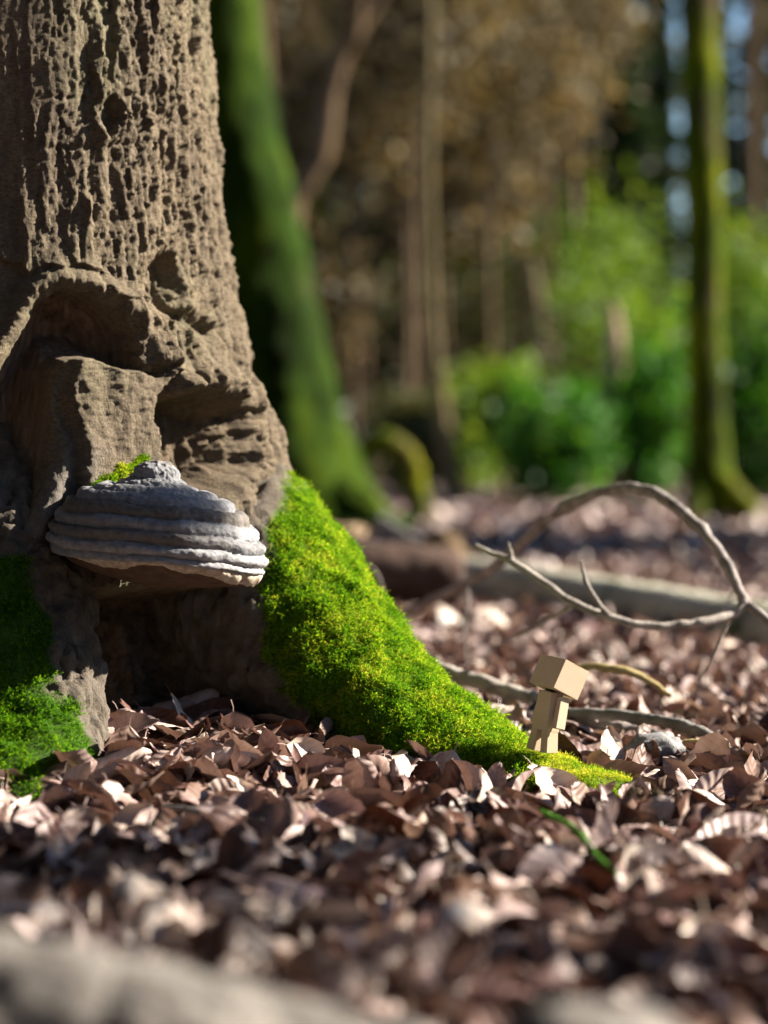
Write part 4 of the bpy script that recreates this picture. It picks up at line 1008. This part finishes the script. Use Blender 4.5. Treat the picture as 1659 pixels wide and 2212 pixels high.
def shade_tree():
    x, y = 5.2, 2.2
    e = empty('shade_tree', (x, y, 0)); tag(e, 'neighbour tree on the sunny side whose leafy twigs shade the litter', 'tree')
    V, fs = tube(np.array([[x, y, -.1], [x + .05, y, 2], [x, y - .1, 4], [x, y, 8]]), [.14, .11, .09, .03], 14, 30, .1); part('trunk', V, fs, M['brownbark'], e)
    for k, (pt, tt, rad, n_) in enumerate([((-.36, 3.40, .40), 5.0, (.16, .12, .09), 420), ((-.42, 2.55, .0), 5.2, (.34, .28, .2), 620), ((-.15, 2.05, .0), 5.0, (.30, .24, .16), 220), ((-.60, 3.45, 1.05), 5.0, (.2, .16, .22), 240)]):
        c = np.array(pt) + sd * tt
        V, fs = tube(np.array([[x, y, c[2] - .5], [(x + c[0]) / 2, (y + c[1]) / 2, c[2] - .2], c]), [.03, .02, .006], 8, 14, .1); part('limb', V, fs, M['brownbark'], e)
        V, f, t = cloud(n_, c, rad, .032, 95 + k, clumps=22, spread=.3); part('crown', V, [f], M['f_tan'], e, dict(tone=t), False)
shade_tree()
# unseen dark foliage added to cut sky light: left of and behind the viewpoint, lower towards the sun, and overhead
g = np.random.default_rng(58)
def mass(name, label, p, size, mat):
    n = len(p); a = g.normal(size=(n, 3)); a /= np.linalg.norm(a, axis=1, keepdims=True); b = np.cross(a, g.normal(size=(n, 3))); b /= np.linalg.norm(b, axis=1, keepdims=True)
    s = g.uniform(size * .6, size * 1.3, (n, 1)); V = np.stack([p - a * s, p + b * s * .7, p + a * s, p - b * s * .7], 1).reshape(-1, 3)
    o = add(name, meshdata(name, V, [np.arange(4 * n).reshape(-1, 4)], dict(tone=np.repeat(np.clip(g.normal(.4, .2, n), 0, 1), 4)), False), M[mat]); tag(o, label, 'woodland', kind='stuff')
n = 17000; aa = g.uniform(R(150), R(330), n); rr_ = g.uniform(9, 13, n); zz_ = g.random(n) * 15
mass('woodland', 'unseen dark foliage wall added behind the viewpoint to cut sky light', np.stack([rr_ * np.sin(aa), 3.5 + rr_ * np.cos(aa), zz_], -1), .28, 'f_dark')
n = 5000; aa = g.uniform(R(26), R(150), n); rr_ = g.uniform(12, 15, n); zz_ = g.random(n) * 4.6
mass('undergrowth', 'unseen low dark foliage added along the sunny side to cut sky light', np.stack([rr_ * np.sin(aa), 3.5 + rr_ * np.cos(aa), zz_], -1), .28, 'f_dark')
n = 9000; p = np.stack([g.uniform(-9, 6.5, n), g.uniform(-6, 13, n), g.uniform(9.5, 12, n)], -1)
mass('sky_cover', 'unseen dark leaf layer added high above the beech to cut sky light', p[g.random(n) < .80], .34, 'f_dark')
# the wood far behind, one mass
g = np.random.default_rng(31)
n = 70000
x = g.uniform(-24, 24, n); y = g.uniform(56, 78, n); z = g.random(n) ** 0.9 * 19
dens = 0.8 + 0.9 * fbm(x * .22, z * .16, 0.7, 3)
pxx, pyy = proj(np.stack([x, y, z], -1))
thin = 1 - 0.9 * sstep(1340, 1400, pxx) * sstep(640, 560, pyy)          # the wood is thinner there: sky shows through
keep = g.random(n) < np.clip(dens, .45, 1) * thin
x, y, z = x[keep], y[keep], z[keep]; n = len(x); p = np.stack([x, y, z], -1)
a = g.normal(size=(n, 3)); a /= np.linalg.norm(a, axis=1, keepdims=True); b = np.cross(a, g.normal(size=(n, 3))); b /= np.linalg.norm(b, axis=1, keepdims=True)
s = g.uniform(.16, .34, (n, 1)); V = np.stack([p - a * s, p + b * s * .6, p + a * s, p - b * s * .6], 1).reshape(-1, 3)
tn = np.clip(.42 + .5 * fbm(x * .3, z * .3, 5.0, 2) + .12 * g.normal(size=n) + .25 * sstep(4, 9, z), 0, 1)
o = add('far_woodland', meshdata('far_woodland', V, [np.arange(4 * n).reshape(-1, 4)], dict(tone=np.repeat(tn, 4)), False), M['f_wood'])
tag(o, 'brown bare woodland far behind, seen as one mass', 'woodland', kind='stuff')
